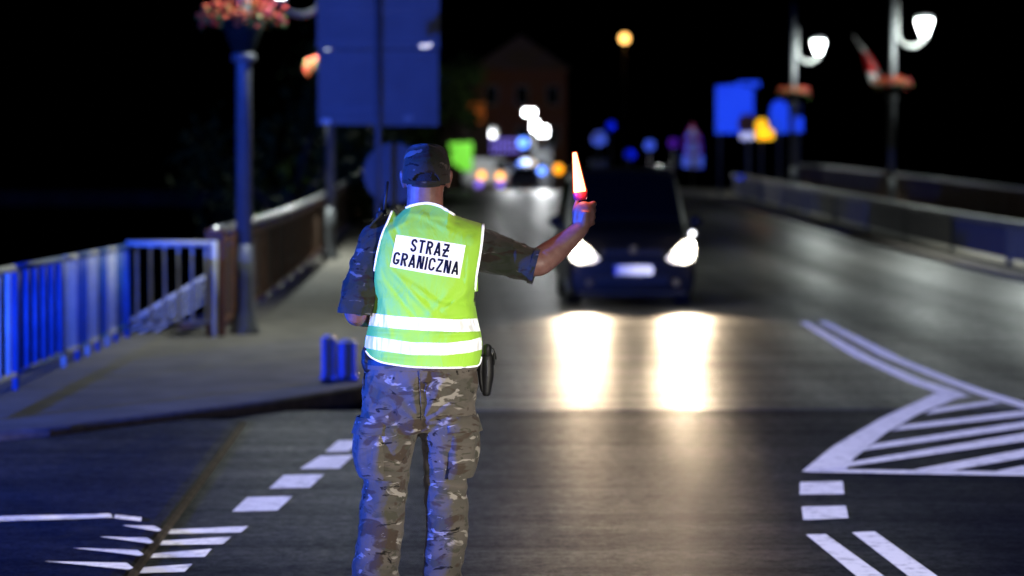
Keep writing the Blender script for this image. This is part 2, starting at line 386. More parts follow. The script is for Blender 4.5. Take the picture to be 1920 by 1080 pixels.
def spline(pts, n=4):
    """Catmull-Rom through tuples"""
    out = []; N = len(pts)
    for i in range(N - 1):
        p0, p1, p2, p3 = pts[max(i - 1, 0)], pts[i], pts[i + 1], pts[min(i + 2, N - 1)]
        for k in range(n):
            t = k / n
            out.append(tuple(0.5 * ((2 * b) + (-a + c) * t + (2 * a - 5 * b + 4 * c - d) * t * t + (-a + 3 * b - 3 * c + d) * t ** 3) for a, b, c, d in zip(p0, p1, p2, p3)))
    out.append(tuple(pts[-1])); return out

# ================================================================== SETTING
MB().grid([[(-700, -60, -7), (700, -60, -7)], [(-700, 1200, -7), (700, 1200, -7)]]).build('ground', M['ground'], kind='structure')
YJ = 18.45                                   # expansion joint where the bridge begins
def sheet(x0, x1, y0, y1, dz, nx=2, step=1.5):
    ny = max(2, int((y1 - y0) / step) + 1); rows = []
    for j in range(ny):
        y = lerp(y0, y1, j / (ny - 1)); rows.append([(lerp(x0, x1, i / (nx - 1)), y, zr(y) + dz) for i in range(nx)])
    return MB().grid(rows)
def slabmesh(x0, x1, y0, y1, top, bot, step=1.5):
    ny = max(2, int((y1 - y0) / step) + 1); m = MB(); n = 4; vs_ = []; fs = []
    for j in range(ny):
        y = lerp(y0, y1, j / (ny - 1)); z = zr(y); vs_ += [(x0, y, z + bot), (x1, y, z + bot), (x1, y, z + top), (x0, y, z + top)]
    for j in range(ny - 1):
        for k in range(4): fs.append((j * 4 + k, j * 4 + (k + 1) % 4, (j + 1) * 4 + (k + 1) % 4, (j + 1) * 4 + k))
    fs += [(3, 2, 1, 0), tuple((ny - 1) * 4 + k for k in range(4))]
    return m.add(vs_, fs)
road = slabmesh(-16, 26, -12, YJ - 0.03, 0.0, -1.0).build('road', M['road'], kind='structure')
deck = slabmesh(-0.62, 9.52, YJ + 0.03, 140, 0.0, -0.9).build('bridge_road', M['deck'], kind='structure')
# junction mouth to the right of the bridge, out to the frame edge
side = slabmesh(9.53, 26, YJ + 0.03, 25.9, 0.0, -0.9).build('junction_road', M['deck'], kind='structure')
MB().box((12.5, YJ, -0.03), (26.5, 0.058, 0.05)).build('expansion_joint', M['joint'], deck)
far_street = slabmesh(-60, 70, 140.02, 420, -0.004, -0.9, 20).build('far_street', M['road'], kind='structure')

# left pavement: curved kerb round the corner, then along the bridge
kerb_px = [G(-60, 843), G(0, 836), G(200, 813), G(450, 781), G(560, 765), G(690, 740)]
kl = [(-9.0, 10.8), (-5.5, 13.9)] + [(p.x, p.y) for p in kerb_px[1:]] + [(-0.66, 21.2), (-0.62, 23), (-0.62, 26)]
kl = [(a, b) for a, b in spline(kl, 4)] + [(-0.62, y) for y in range(28, 141, 3)]
FX = -3.45
def zk(y): return zr(y) + 0.09
KW = 0.15
m = MB(); rows = []
def inward(i):
    a = Vector(kl[max(i - 1, 0)]); b = Vector(kl[min(i + 1, len(kl) - 1)]); t = (b - a).normalized(); return Vector((-t.y, t.x))
inner = [(Vector(p) + inward(i) * KW) for i, p in enumerate(kl)]
for i, (x, y) in enumerate(kl):
    q = inner[i]
    rows.append([(x, y, zr(y) - 0.3), (x, y, zk(y) - 0.02), (x + (q.x - x) * 0.15, y + (q.y - y) * 0.15, zk(y)), (q.x, q.y, zk(q.y)), (q.x, q.y, zr(q.y) - 0.3)])
m.grid(rows).build('kerb', M['kerb'], kind='structure')
m = MB(); rows = []
for i, q in enumerate(inner):
    xo = -14 if q.y < 18.2 else (FX - 0.35 if q.y < 26.3 else -2.75)
    yo = q.y
    rows.append([(lerp(q.x, min(xo, q.x - 0.2), t), yo, zk(yo) - 0.003) for t in (0, .1, .25, .5, .75, 1)])
m.grid(rows).build('pavement', M['paving'], kind='structure')

# asphalt pad in front of the kerb (a dropped crossing with a rounded lip)
e0, e1 = G(446, 803), G(238, 1084)
lip = [(lerp(e0.x, e1.x, t), lerp(e0.y, e1.y, t)) for t in (-0.05, 0, .25, .5, .75, 1.0, 1.4, 2.0)]
rows = []
for x, y in lip:
    rows.append([(x + 0.035, y, 0.002), (x + 0.028, y, 0.010), (x - 0.01, y, 0.024), (x - 0.06, y, 0.030), (x - 0.4, y, 0.032), (x - 12, y, 0.034)])
pad = MB().grid(rows).build('asphalt_pad', M['pad'], kind='structure')
MB().grid([[(x + 0.042, y, 0.004), (x + 0.030, y, 0.014), (x + 0.008, y, 0.022)] for x, y in lip]).build('edge_strip', M['kerb'], pad)

# painted markings, each its own piece of the road surface
def marking(px, parent, dz=0.004, name='painted_stripe'):
    pts = [G(a, b, dz) for a, b in px]; n = len(pts)
    MB().add(pts, [tuple(range(n))]).build(name, M['paint'], parent)
for q in ([(634, 826), (676, 825), (654, 846), (610, 847)], [(600, 855), (664, 853), (636, 878), (562, 879)],
          [(532, 891), (608, 889), (581, 914), (504, 916)], [(464, 932), (549, 930), (520, 957), (435, 959)]):
    marking(q, road)
for q in ([(318, 993), (466, 986), (452, 998), (306, 1001)], [(300, 1014), (434, 1006), (418, 1020), (288, 1022)],
          [(282, 1038), (397, 1029), (384, 1044), (269, 1046)], [(262, 1064), (361, 1057), (346, 1072), (246, 1075)]):
    marking(q, road)
for q in ([(1500, 904), (1580, 902), (1583, 926), (1499, 927)], [(1503, 950), (1586, 948), (1591, 971), (1506, 975)],
          [(1511, 1002), (1548, 1001), (1700, 1110), (1642, 1110)], [(1597, 998), (1640, 996), (1800, 1110), (1742, 1110)]):
    marking(q, road)
for q in ([(-20, 968), (207, 963), (211, 970), (-20, 978)], [(216, 965), (266, 970), (264, 977), (214, 971)],
          [(228, 985), (290, 986), (303, 993), (296, 996)], [(186, 1006), (276, 1008), (288, 1016), (280, 1019)],
          [(136, 1027), (258, 1031), (270, 1039), (262, 1042)], [(84, 1052), (238, 1055), (250, 1064), (242, 1068)]):
    marking(q, pad, 0.040)
# hatched island: heavy outer edge, base line and stripes
marking([(1503, 884), (1560, 838), (1650, 785), (1752, 738), (1822, 741), (1790, 748), (1722, 776), (1660, 812), (1600, 860), (1584, 884)], road)
marking([(1584, 880), (1990, 885), (1990, 893), (1510, 885)], road, 0.008)
for q in ([(1752, 766), (1858, 751), (1878, 755), (1735, 777)], [(1692, 797), (1920, 769), (2010, 757), (2010, 767), (1920, 780), (1672, 808)],
          [(1640, 832), (1900, 793), (2010, 776), (2010, 789), (1920, 802), (1618, 845)], [(1594, 866), (1920, 812), (2010, 797), (2010, 811), (1920, 827), (1588, 875)],
          [(1712, 881), (1920, 842), (2010, 825), (2010, 841), (1920, 858), (1784, 882)], [(1868, 883), (1920, 873), (2010, 856), (2010, 872), (1930, 884)]):
    marking(q, road, 0.006)
marking([(1499, 604), (1513, 603), (1640, 673), (1720, 709), (1800, 735), (1812, 741), (1770, 740), (1705, 717), (1600, 668)], deck)
marking([(1534, 603), (1549, 602), (1700, 676), (1790, 712), (1850, 733), (1980, 772), (1980, 784), (1838, 741), (1770, 715), (1650, 666)], deck)

# right pavement, guardrail, outer railing
slabmesh(9.54, 9.69, 26, 140, 0.09, -0.3).build('kerb_right', M['kerb'], kind='structure')
slabmesh(9.70, 13.9, 26, 140, 0.085, -0.3).build('pavement_right', M['paving'], kind='structure')

def zp(y): return zr(y) + 0.086
gr = thing('guardrail', (10.3, 30, zp(30)), 'long low guardrail with dark blue and grey panels beside the right kerb', 'guardrail')
def along(x, z0, z1, y0, y1, th, step=3.0):
    n = max(2, int((y1 - y0) / step) + 1); rows = []; vs_ = []; fs = []
    for j in range(n):
        y = lerp(y0, y1, j / (n - 1)); z = zp(y); vs_ += [(x - th / 2, y, z + z0), (x + th / 2, y, z + z0), (x + th / 2, y, z + z1), (x - th / 2, y, z + z1)]
    for j in range(n - 1):
        for k in range(4): fs.append((j * 4 + k, j * 4 + (k + 1) % 4, (j + 1) * 4 + (k + 1) % 4, (j + 1) * 4 + k))
    fs += [(3, 2, 1, 0), tuple((n - 1) * 4 + k for k in range(4))]
    return MB().add(vs_, fs)
along(10.3, 0.68, 0.80, 29, 86.5, 0.16).build('top_rail', M['zinc'], gr)
yy = 29.0; k = 0
while yy < 86:
    L_ = 5.0
    blue = k in (1, 3, 6, 9)
    along(10.3, 0.10, 0.66, yy + 0.06, min(yy + L_, 86.4) - 0.06, 0.06).build('panel', M['panel_blue'] if blue else M['panel_grey'], gr)
    MB().box((10.3, yy, zp(yy) + 0.34), (0.10, 0.10, 0.68)).build('post', M['zinc'], gr)
    yy += L_; k += 1
for dy in (0, 1.3):
    MB().box((10.19, 84.4 - dy, zp(84) + 0.72), (0.03, 0.35, 0.14)).build('reflector', M['ret_blue'], gr)
orl = thing('bridge_railing', (13.5, 30, zp(30)), 'dark brown bridge railing with pale handrail along the outer right pavement edge', 'railing', 'bridge railings')
along(13.5, 1.02, 1.10, 28, 92, 0.12).build('handrail', M['zinc'], orl)
along(13.5, 0.12, 0.17, 28, 92, 0.05).build('bottom_rail', M['rustdark'], orl)
y = 28.0; mb = MB()
while y < 91.8:
    MB().box((13.5, y, zp(y) + 0.51), (0.09, 0.09, 1.02)).build('post', M['rustdark'], orl)
    y += 2.5
y = 28.1
while y < 91.8:
    mb.box((13.5, y, zp(y) + 0.6), (0.03, 0.03, 0.86)); y += 0.14
mb.build('balusters', M['rustdark'], orl, kind='stuff')

# left bridge railing: rust-brown end pillar, steel handrail, bars
lrx = -2.52
lr = thing('bridge_railing', (lrx, 26.4, zp(26.4)), 'rust brown bridge railing with shiny steel handrail and end pillar on the left pavement', 'railing', 'bridge railings')
MB().box((lrx + 0.02, 26.25, zp(26.25) + 0.575), (0.20, 0.22, 1.15)).build('end_pillar', M['rust'], lr, bevel=0.012)
mb = MB(); n = 40
mb.tube([(lrx, lerp(26.3, 138, j / n), zp(lerp(26.3, 138, j / n)) + 1.14) for j in range(n + 1)], 0.045, 14).build('handrail', M['handrail'], lr, smooth=True)
along(lrx, 0.08, 0.14, 26.4, 138, 0.06).build('bottom_rail', M['rust'], lr)
along(lrx, 0.98, 1.04, 26.4, 138, 0.05).build('top_rail', M['rust'], lr)
y = 28.4
while y < 137:
    MB().box((lrx, y, zp(y) + 0.55), (0.08, 0.08, 1.1)).build('post', M['rust'], lr); y += 2.4
mb = MB(); y = 26.5
while y < 137.5:
    mb.box((lrx, y, zp(y) + 0.56), (0.035, 0.03, 0.86)); y += 0.12
mb.build('balusters', M['rustdark'], lr, kind='stuff')

# blue and white barred fence along the corner
fe = thing('barred_fence', (FX, 22, zk(22)), 'blue and white barred pedestrian fence running along the pavement edge', 'fence', 'barred fences')
H = 1.0; ZF = zk(20)
def bar(x, y, mt, name='bar', r=0.016, z0=0.14, z1=0.94):
    MB().tube([(x, y, ZF + z0), (x, y, ZF + z1)], r, 8).build(name, M[mt], fe, smooth=True)
def fence_col(y):
    if y < 19.35: return 'white_bar'
    if y < 21.8: return 'blue_bar'
    for a, c in ((22.6, 'white_bar'), (23.25, 'blue_bar'), (23.9, 'white_bar'), (24.6, 'blue_bar'), (25.25, 'white_bar')):
        if y < a: return c
    return 'blue_bar'
y = 16.6
while y < 25.95:
    bar(FX, y, fence_col(y), r=0.024 if y < 21.8 else 0.018); y += 0.42 if y < 21.6 else 0.112
segs = [(16.4, 19.35), (19.35, 21.8), (21.8, 22.6), (22.6, 23.25), (23.25, 23.9), (23.9, 24.6), (24.6, 25.25), (25.25, 26.05)]
for a, b in segs:
    MB().tube([(FX, a, ZF + 0.97), (FX, b - 0.004, ZF + 0.97)], 0.030, 10).build('top_rail', M[fence_col((a + b) / 2)], fe, smooth=True)
    MB().tube([(FX, a, ZF + 0.12), (FX, b - 0.004, ZF + 0.12)], 0.022, 8).build('bottom_rail', M[fence_col((a + b) / 2)], fe, smooth=True)
    MB().tube([(FX + 0.002, a + 0.06, ZF - 0.02), (FX + 0.002, a + 0.06, ZF + 0.955)], 0.027, 10).build('post', M[fence_col((a + b) / 2)], fe, smooth=True)
fe2 = thing('barred_fence', (-3.0, 26.1, ZF), 'short white barred fence section closing the corner beside the rust brown pillar', 'fence', 'barred fences')
fe = fe2
fx0, fx1 = P(238, 560, 26.08).x, P(402, 560, 26.08).x
ZF = zk(26.1)
MB().tube([(fx0, 26.08, ZF + 1.0), (fx1, 26.08, ZF + 1.0)], 0.034, 10).build('top_rail', M['white_bar'], fe2, smooth=True)
MB().tube([(fx0, 26.08, ZF + 0.16), (fx1, 26.08, ZF + 0.16)], 0.020, 8).build('bottom_rail', M['white_bar'], fe2, smooth=True)
MB().tube([(fx1, 26.08, ZF - 0.02), (fx1, 26.08, ZF + 1.03)], 0.038, 12).build('post', M['white_bar'], fe2, smooth=True)
MB().tube([(fx0, 26.08, ZF - 0.02), (fx0, 26.08, ZF + 1.0)], 0.034, 12).build('post', M['blue_bar'], fe2, smooth=True)
for px in (257, 283, 309, 335, 361, 387):
    bar(P(px, 560, 26.08).x, 26.08, 'white_bar', r=0.017, z0=0.16, z1=0.98)

# stair going down behind the corner fence: brick string wall and white railing
st = thing('stair_parapet', (-4.2, 28.5, -0.6), 'sloping brick stair wall with white railing seen through the corner fence', 'stair wall')
a, b = P(236, 640, 28.6), P(404, 508, 28.6)
MB().prism([(a.x - 1.0, 28.6, a.z - 0.75), (b.x, 28.6, b.z - 0.42), (b.x, 28.6, -3.0), (a.x - 1.0, 28.6, -3.0)], (0, 0.25, 0)).build('wall', M['brick'], st)
MB().tube([(a.x - 1.0, 28.7, a.z - 0.40), (b.x, 28.7, b.z)], 0.03, 10).build('handrail', M['white_bar'], st, smooth=True)
for k in range(3):
    MB().tube([(a.x - 1.0, 28.7, a.z - 0.50 - 0.09 * k), (b.x, 28.7, b.z - 0.10 - 0.09 * k)], 0.014, 8).build('rail', M['white_bar'], st, smooth=True)

# ================================================================== LAMP POSTS AND FLOWERS
LAMPC = (0.90, 1.0, 0.95)
def basket(c, rad, seed, label, n=420):
    rnd = random.Random(seed); c = Vector(c)
    t = thing('flower_basket', c, label, 'flower basket', 'flower baskets on the lamp posts')
    MB().lathe(c, [(0.10, -0.36), (rad * 0.26, -0.30), (rad * 0.40, -0.12), (rad * 0.50, 0.0), (rad * 0.46, 0.015)], 18).build('bowl', M['bowl'], t, smooth=True)
    lf = MB(); bl = {'blossom_red': MB(), 'blossom_orange': MB(), 'blossom_pink': MB()}
    for _ in range(n):
        a = rnd.uniform(0, 2 * math.pi); r = rad * math.sqrt(rnd.uniform(0.06, 1.0)); z = rnd.uniform(-0.02, 0.20) * (1.15 - 0.5 * (r / rad)) + 0.02 - max(0, r / rad - 0.8) * rnd.uniform(0, 1.0)
        p = c + Vector((r * math.cos(a), r * math.sin(a), z)); s = rnd.uniform(0.025, 0.05)
        q = Matrix.Rotation(rnd.uniform(0, 6.28), 3, 'Z') @ Matrix.Rotation(rnd.uniform(-1.2, 1.2), 3, 'X')
        if rnd.random() < 0.58:
            lf.add([p + q @ Vector(v) * s for v in ((-.6, 0, 0), (0, -.9, .1), (.6, 0, 0), (0, 1, .1))], [(0, 1, 2, 3)])
        else:
            key = 'blossom_pink' if (p.x - c.x) > rad * 0.45 and rnd.random() < 0.8 else rnd.choice(('blossom_red', 'blossom_orange', 'blossom_orange'))
            bl[key].ellipsoid(p + Vector((0, 0, 0.03)), (s * 0.8, s * 0.8, s * 0.6), 6, 4)
    lf.build('foliage', M['leaf2'], t, kind='stuff')
    for k_, mb_ in bl.items(): mb_.build('blossoms', M[k_], t, smooth=True, kind='stuff')
    return t
def lamp_post(x, y, hf, hb, side, label, flabel, seed, rad=0.5, power=260, dx=0.9, base_r=0.10, point=False):
    """J-shaped bracket hanging off the shaft, bell glass standing on it"""
    z = zp(y); s = side
    t = thing('street_lamp', (x, y, z), label, 'street lamp', 'lamp posts on the bridge')
    MB().lathe((x, y, z - 0.02), [(base_r * 1.75, 0), (base_r * 1.7, 0.05), (base_r * 1.35, 0.14), (base_r * 1.05, 0.3), (base_r, 0.6), (base_r * 0.98, 1.0)], 18).build('base', M['post'], t, smooth=True)
    MB().tube([(x, y, z + 0.95), (x, y, z + hf - 0.2), (x, y, z + hb + 2.2)], [base_r * 0.92, base_r * 0.85, base_r * 0.62], 14).build('shaft', M['post'], t, smooth=True)
    MB().lathe((x, y, z + hf - 0.45), [(base_r * 0.9, 0), (base_r * 1.35, 0.02), (base_r * 1.35, 0.09), (base_r * 0.9, 0.11)], 16).build('collar', M['post'], t, smooth=True)
    rj = dx / 2 - 0.03
    pts = [(x + s * 0.13, y, z + hb + 1.35), (x + s * 0.13, y, z + hb + rj)]
    for k in range(1, 9):
        a = math.pi * k / 8 * 0.86
        pts.append((x + s * (0.13 + rj - rj * math.cos(a)), y, z + hb + rj - rj * math.sin(a)))
    MB().tube(pts, 0.055, 12).build('bracket', M['bracket'], t, smooth=True)
    gx, gz = pts[-1][0], pts[-1][2]
    MB().lathe((gx, y, gz), [(0.07, -0.02), (0.10, 0.0), (0.12, 0.06), (0.10, 0.08)], 14).build('lamp_holder', M['bracket'], t, smooth=True)
    MB().lathe((gx, y, gz + 0.085), [(0.09, 0), (0.13, 0.10), (0.18, 0.24), (0.235, 0.38), (0.24, 0.46)], 18).build('lamp_glass', M['lampglass'], t, smooth=True)
    MB().lathe((gx, y, gz + 0.59), [(0.29, 0), (0.27, 0.04), (0.12, 0.11), (0.03, 0.16)], 18).build('lamp_cap', M['post'], t, smooth=True)
    if power and point:
        lamp('street_lamp_light', 'POINT', (gx + s * 0.05, y - 0.75, gz + 0.1), LAMPC, power, 0.15)
    elif power:
        lamp('street_lamp_light', 'SPOT', (gx + s * 0.1, y - 0.25, gz - 0.36), LAMPC, power, 0.15, aim=(gx + s * 0.2, y - 0.8, gz - 5), size=R(152), blend=0.45)
    basket((x, y, z + hf), rad, seed, flabel)
    return t
p1 = P(459, 600, 26.6)
lamp_post(p1.x, 26.6, 3.42, 4.9, 1, 'blue-lit lamp post beside the white corner fence', 'big red and orange flower basket on the nearest lamp post', 3, 0.50, 560)
p2 = P(620, 400, 46)
lamp_post(p2.x, 46, 3.62, 4.62, -1, 'dark lamp post behind the big square sign backs on the left', 'orange flower basket half hidden by the big sign backs', 5, 0.5, 1700)
p3 = P(1672, 300, 71)
lamp_post(p3.x, 71, 3.72, 4.85, 1, 'lit street lamp on the right with a red and white flag', 'orange red flower basket below the rightmost lit lamp', 7, 0.62, 520, base_r=0.12, point=True)
p4 = P(1487, 300, 90.5)
lamp_post(p4.x, 90.5, 3.78, 4.92, 1, 'lit street lamp standing behind the blue and yellow signs', 'orange flower basket above the arched blue sign', 9, 0.62, 520, base_r=0.12, point=True)
lamp_post(p3.x, 46.5, 3.72, 4.85, -1, 'street lamp on the right pavement just outside the picture', 'flower basket on the lamp post just outside the picture', 17, 0.62, 1900, base_r=0.12)
p5 = (-2.2, 70.0)
lamp_post(p5[0], p5[1], 3.7, 4.8, -1, 'far lamp post on the left pavement hidden behind the round sign back', 'far flower basket hidden behind the big sign backs', 15, 0.55, 1500)

# flag hanging out from the right lamp post
fl = thing('flag', (p3.x, 71.2, zp(71) + 3.8), 'drooping white and red flag angled out from the right lamp post', 'flag')
A, B = P(1668, 168, 71.0), P(1600, 66, 72.4)
MB().tube([A, B], 0.02, 8).build('staff', M['bracket'], fl, smooth=True)
def flagpart(px, name, mt):
    rows = []
    for (x0, y0, x1, y1) in px:
        rows.append([P(lerp(x0, x1, t), lerp(y0, y1, t), 72.1) + Vector((0, 0.10 * math.sin(t * 9 + y0 * 0.06), 0)) for t in [k / 8 for k in range(9)]])
    o = MB().grid(rows).build(name, M[mt], fl, smooth=True); s_ = o.modifiers.new('s', 'SOLIDIFY'); s_.thickness = 0.006
flagpart([(1600, 68, 1610, 82), (1608, 84, 1622, 92), (1616, 97, 1626, 98)], 'white_stripe', 'flag_white')
flagpart([(1616, 97, 1626, 98), (1619, 108, 1640, 116), (1622, 122, 1644, 124), (1625, 135, 1641, 138)], 'red_stripe', 'flag_red')
flagpart([(1626, 135, 1640, 137), (1630, 150, 1646, 150), (1634, 158, 1650, 160)], 'white_fold', 'flag_white')

# ================================================================== SIGNS
def post(x, y, h, t, r=0.035, mt='post', z=None):
    z = zp(y) if z is None else z
    MB().tube([(x, y, z - 0.02), (x, y, z + h)], r, 10).build('post', M[mt], t, smooth=True)
# big square sign seen from the back: four boards on a post
Ys = 33.0
c = P(709, 300, Ys); zb = zk(Ys)
bs = thing('square_sign', (c.x, Ys, zb), 'big square road sign of four boards seen from its blue-lit back', 'road sign')
post(c.x, Ys, 4.6, bs, 0.042)
boards = [((596, 94), (707, 234)), ((711, 94), (822, 236)), ((594, -60), (707, 92)), ((711, -60), (824, 92))]
for (x0, y0), (x1, y1) in boards:
    a, b = P(x0, y1, Ys + 0.09), P(x1, y0, Ys + 0.09)
    w, h = b.x - a.x, b.z - a.z; cx, cz = (a.x + b.x) / 2, (a.z + b.z) / 2
    bo = MB().box((cx, Ys + 0.09, cz), (w, 0.012, h)).build('board', M['signback'], bs)
    fr = MB()
    fr.box((cx, Ys + 0.076, cz + h / 2 - 0.012), (w, 0.022, 0.022)).box((cx, Ys + 0.076, cz - h / 2 + 0.012), (w, 0.022, 0.022))
    fr.box((cx - w / 2 + 0.012, Ys + 0.076, cz), (0.022, 0.0215, h - 0.05)).box((cx + w / 2 - 0.012, Ys + 0.076, cz), (0.022, 0.0215, h - 0.05))
    fr.build('edge_frame', M['signrib'], bo)
for py in (20, 80, 110, 205):
    z = P(709, py, Ys).z
    MB().box((c.x, Ys + 0.062, z), (1.4, 0.035, 0.05)).build('cross_rail', M['signrib'], bs)
for px, py, w, mm in ((797, 84, 0.15, 'ret_white'), (612, 228, 0.12, 'white_bar'), (766, 222, 0.12, 'zinc')):
    q = P(px, py, Ys + 0.055); MB().box(q, (w, 0.02, 0.07)).build('sticker', M[mm], bs)
rs = thing('round_sign', (c.x + 0.22, Ys + 0.6, zb), 'round road sign seen from its dark back below the square boards', 'road sign')
cc = P(738, 325, Ys + 0.6)
post(cc.x, Ys + 0.62, cc.z - zb + 0.35, rs, 0.03)
mb = MB(); n = 32; ring = [(cc.x + 0.42 * math.cos(2 * math.pi * k / n), Ys + 0.57, cc.z + 0.42 * math.sin(2 * math.pi * k / n)) for k in range(n)]
mb.prism(ring, (0, 0.015, 0)).build('disc', M['signback'], rs)
MB().box((cc.x, Ys + 0.595, cc.z + 0.15), (0.5, 0.03, 0.04)).box((cc.x, Ys + 0.595, cc.z - 0.15), (0.5, 0.03, 0.04)).build('cross_rail', M['signrib'], rs)

def disc(c_, r, th=0.02, n=26): 
    return MB().prism([(c_[0] + r * math.cos(2 * math.pi * k / n), c_[1], c_[2] + r * math.sin(2 * math.pi * k / n)) for k in range(n)], (0, th, 0))
def rect(px0, py0, px1, py1, Y, th=0.03):
    a, b = P(px0, py1, Y), P(px1, py0, Y); return MB().prism([(a.x, Y, a.z), (b.x, Y, a.z), (b.x, Y, b.z), (a.x, Y, b.z)], (0, th, 0))
# triangle + round + plate on one post
Yt = 107.0; c = P(1298, 280, Yt)
t = thing('warning_sign', (c.x, Yt, zr(Yt)), 'post with white triangle, red rimmed disc and white plate, one above another', 'road sign')
post(c.x, Yt + 0.05, P(1298, 232, Yt).z - zr(Yt), t)
a, b, d = P(1279, 262, Yt), P(1318, 262, Yt), P(1298, 231, Yt)
MB().prism([a, b, d], (0, 0.02, 0)).build('triangle_board', M['ret_red'], t)
g_ = (a + b + d) / 3; MB().prism([g_ + (q - g_) * 0.66 + Vector((0, -0.006, 0)) for q in (a, b, d)], (0, 0.004, 0)).build('triangle_field', M['ret_white'], t)
q = P(1299, 277, Yt); disc((q.x, Yt - 0.002, q.z), 0.43).build('disc', M['ret_red'], t)
disc((q.x, Yt - 0.008, q.z), 0.30, 0.004).build('disc_field', M['ret_white'], t)
rect(1280, 291, 1318, 314, Yt - 0.004).build('plate', M['ret_white'], t)
# blue direction boards right of the road
Yb = 86.0
def panel_sign(name, label, polys, mt, Y, legs, z=None):
    c = P(legs[0], 250, Y); t = thing(name, (c.x, Y, zp(Y)), label, 'road sign')
    for poly, mm in polys:
        pts = [P(px, py, Y) for px, py in poly]; MB().prism([(q.x, Y, q.z) for q in pts], (0, 0.03, 0)).build('board', M[mm], t)
    for px, top in legs and [(l, polys[0][0]) for l in legs]:
        q = P(px, 250, Y); h = max(P(a[0], a[1], Y).z for a in polys[0][0]) - zp(Y) - 0.1
        post(q.x, Y + 0.08, h, t, 0.045)
    return t
panel_sign('direction_board', 'largest blue direction board with stepped top right of the road', [([(1342, 250), (1342, 160), (1386, 158), (1413, 166), (1413, 250)], 'ret_blue'), ([(1382, 157), (1382, 152), (1424, 152), (1424, 163), (1414, 163), (1400, 157)], 'ret_blue')], 'ret_blue', Yb, (1350, 1405))
panel_sign('information_sign', 'arched blue sign below the orange flower basket', [([(1444, 250), (1444, 203), (1450, 191), (1461, 187), (1472, 191), (1479, 203), (1479, 250)], 'ret_blue')], 'ret_blue', Yb + 0.8, (1462,))
panel_sign('small_blue_sign', 'small blue plate pair just right of the arched sign', [([(1489, 248), (1489, 219), (1506, 219), (1506, 248)], 'ret_blue'), ([(1492, 210), (1492, 196), (1504, 196), (1504, 210)], 'panel_blue')], 'ret_blue', Yb + 1.6, (1497,))
Yy = 84.0
t = thing('yellow_sign', (P(1430, 260, Yy).x, Yy, zp(Yy)), 'bright yellow warning light board in front of the blue boards', 'warning light')
pts = [P(*q, Yy) for q in ((1416, 262), (1416, 231), (1422, 223), (1434, 223), (1441, 231), (1441, 241), (1452, 245), (1452, 262))]
MB().prism([(q.x, Yy, q.z) for q in pts], (0, 0.03, 0)).build('board', M['ret_yellow'], t); post(P(1428, 260, Yy).x, Yy + 0.07, pts[2].z - zp(Yy) - 0.1, t)
ylm = glow('amber_signal_lens', (1.0, 0.50, 0.01), 1.3)
for px, py, r in ((1428, 234, .22), (1427, 252, .2), (1441, 251, .2)):
    q = P(px, py, Yy - .05); disc((q.x, Yy - .05, q.z), r, .04).build('signal_lens', ylm, t)
Yd = 82.5
t = thing('brown_sign', (P(1400, 250, Yd).x, Yd, zp(Yd)), 'dull brown sign with pale plate on a grey post left of the yellow one', 'road sign')
pts = [P(*q, Yd) for q in ((1386, 246), (1384, 228), (1392, 214), (1408, 214), (1416, 228), (1414, 246))]
MB().prism([(q.x, Yd, q.z) for q in pts], (0, 0.03, 0)).build('board', M['rust'], t)
rect(1388, 248, 1414, 262, Yd).build('plate', M['ret_white'], t); post(P(1402, 250, Yd).x, Yd + 0.07, pts[2].z - zp(Yd) - 0.1, t)
# small round signs towards the far end
for px, py, r, Y, mm, lab in ((1123, 260, 0.34, 112, 'ret_white', 'bright round white sign above the car roof'), (1146, 236, 0.22, 118, 'ret_blue', 'small dim blue disc above the bright round sign'),
                              (1182, 290, 0.26, 118, 'ret_blue', 'low blue round sign above the middle of the car roof'), (1218, 272, 0.28, 124, 'ret_white', 'pale pinkish round sign between the blue discs and the sign stack'),
                              (1262, 268, 0.26, 128, 'ret_red', 'dim red round sign just left of the sign stack')):
    c = P(px, py, Y); t = thing('round_sign', (c.x, Y, zr(Y)), lab, 'road sign', 'far round signs')
    disc((c.x, Y, c.z), r).build('disc', M[mm], t); post(c.x, Y + 0.06, max(0.5, c.z - zr(Y)), t, z=zr(Y))
c = P(1123, 300, 113); t = thing('utility_cabinet', (c.x, 113, zr(113)), 'grey utility cabinet below the bright round sign', 'cabinet')
MB().box((c.x, 113.2, zr(113) + 0.75), (0.75, 0.4, 1.5)).build('body', M['zinc'], t, bevel=0.02); MB().box((c.x, 113.2, zr(113) + 1.53), (0.82, 0.46, 0.05)).build('lid', M['post'], t)
MB().box((c.x, 112.99, zr(113) + 0.72), (0.62, 0.02, 1.25)).build('door', M['panel_grey'], t)

# blue plastic blocks on the pavement
zb = zk(20.4); c = P(634, 700, 20.4)
t = thing('plastic_barrier', (c.x, 20.4, zb), 'low blue plastic barrier block standing on the pavement beside the kerb', 'barrier')
for x0, x1, h, dy in ((604, 629, 0.355, 0.0), (631, 668, 0.315, 0.05)):
    a, b = P(x0, 700, 20.4).x, P(x1, 700, 20.4).x
    MB().box(((a + b) / 2, 20.4 + dy, zb + h / 2), (b - a, 0.16, h)).build('body', M['bluebox'], t, bevel=0.012)
    MB().box(((a + b) / 2, 20.4 + dy, zb + 0.015), (b - a + 0.02, 0.19, 0.03)).build('foot', M['bluebox'], t, bevel=0.006)
    MB().box(((a + b) / 2, 20.4 + dy, zb + h + 0.008), ((b - a) * 0.6, 0.06, 0.016)).build('cap', M['bluebox'], t, bevel=0.004)


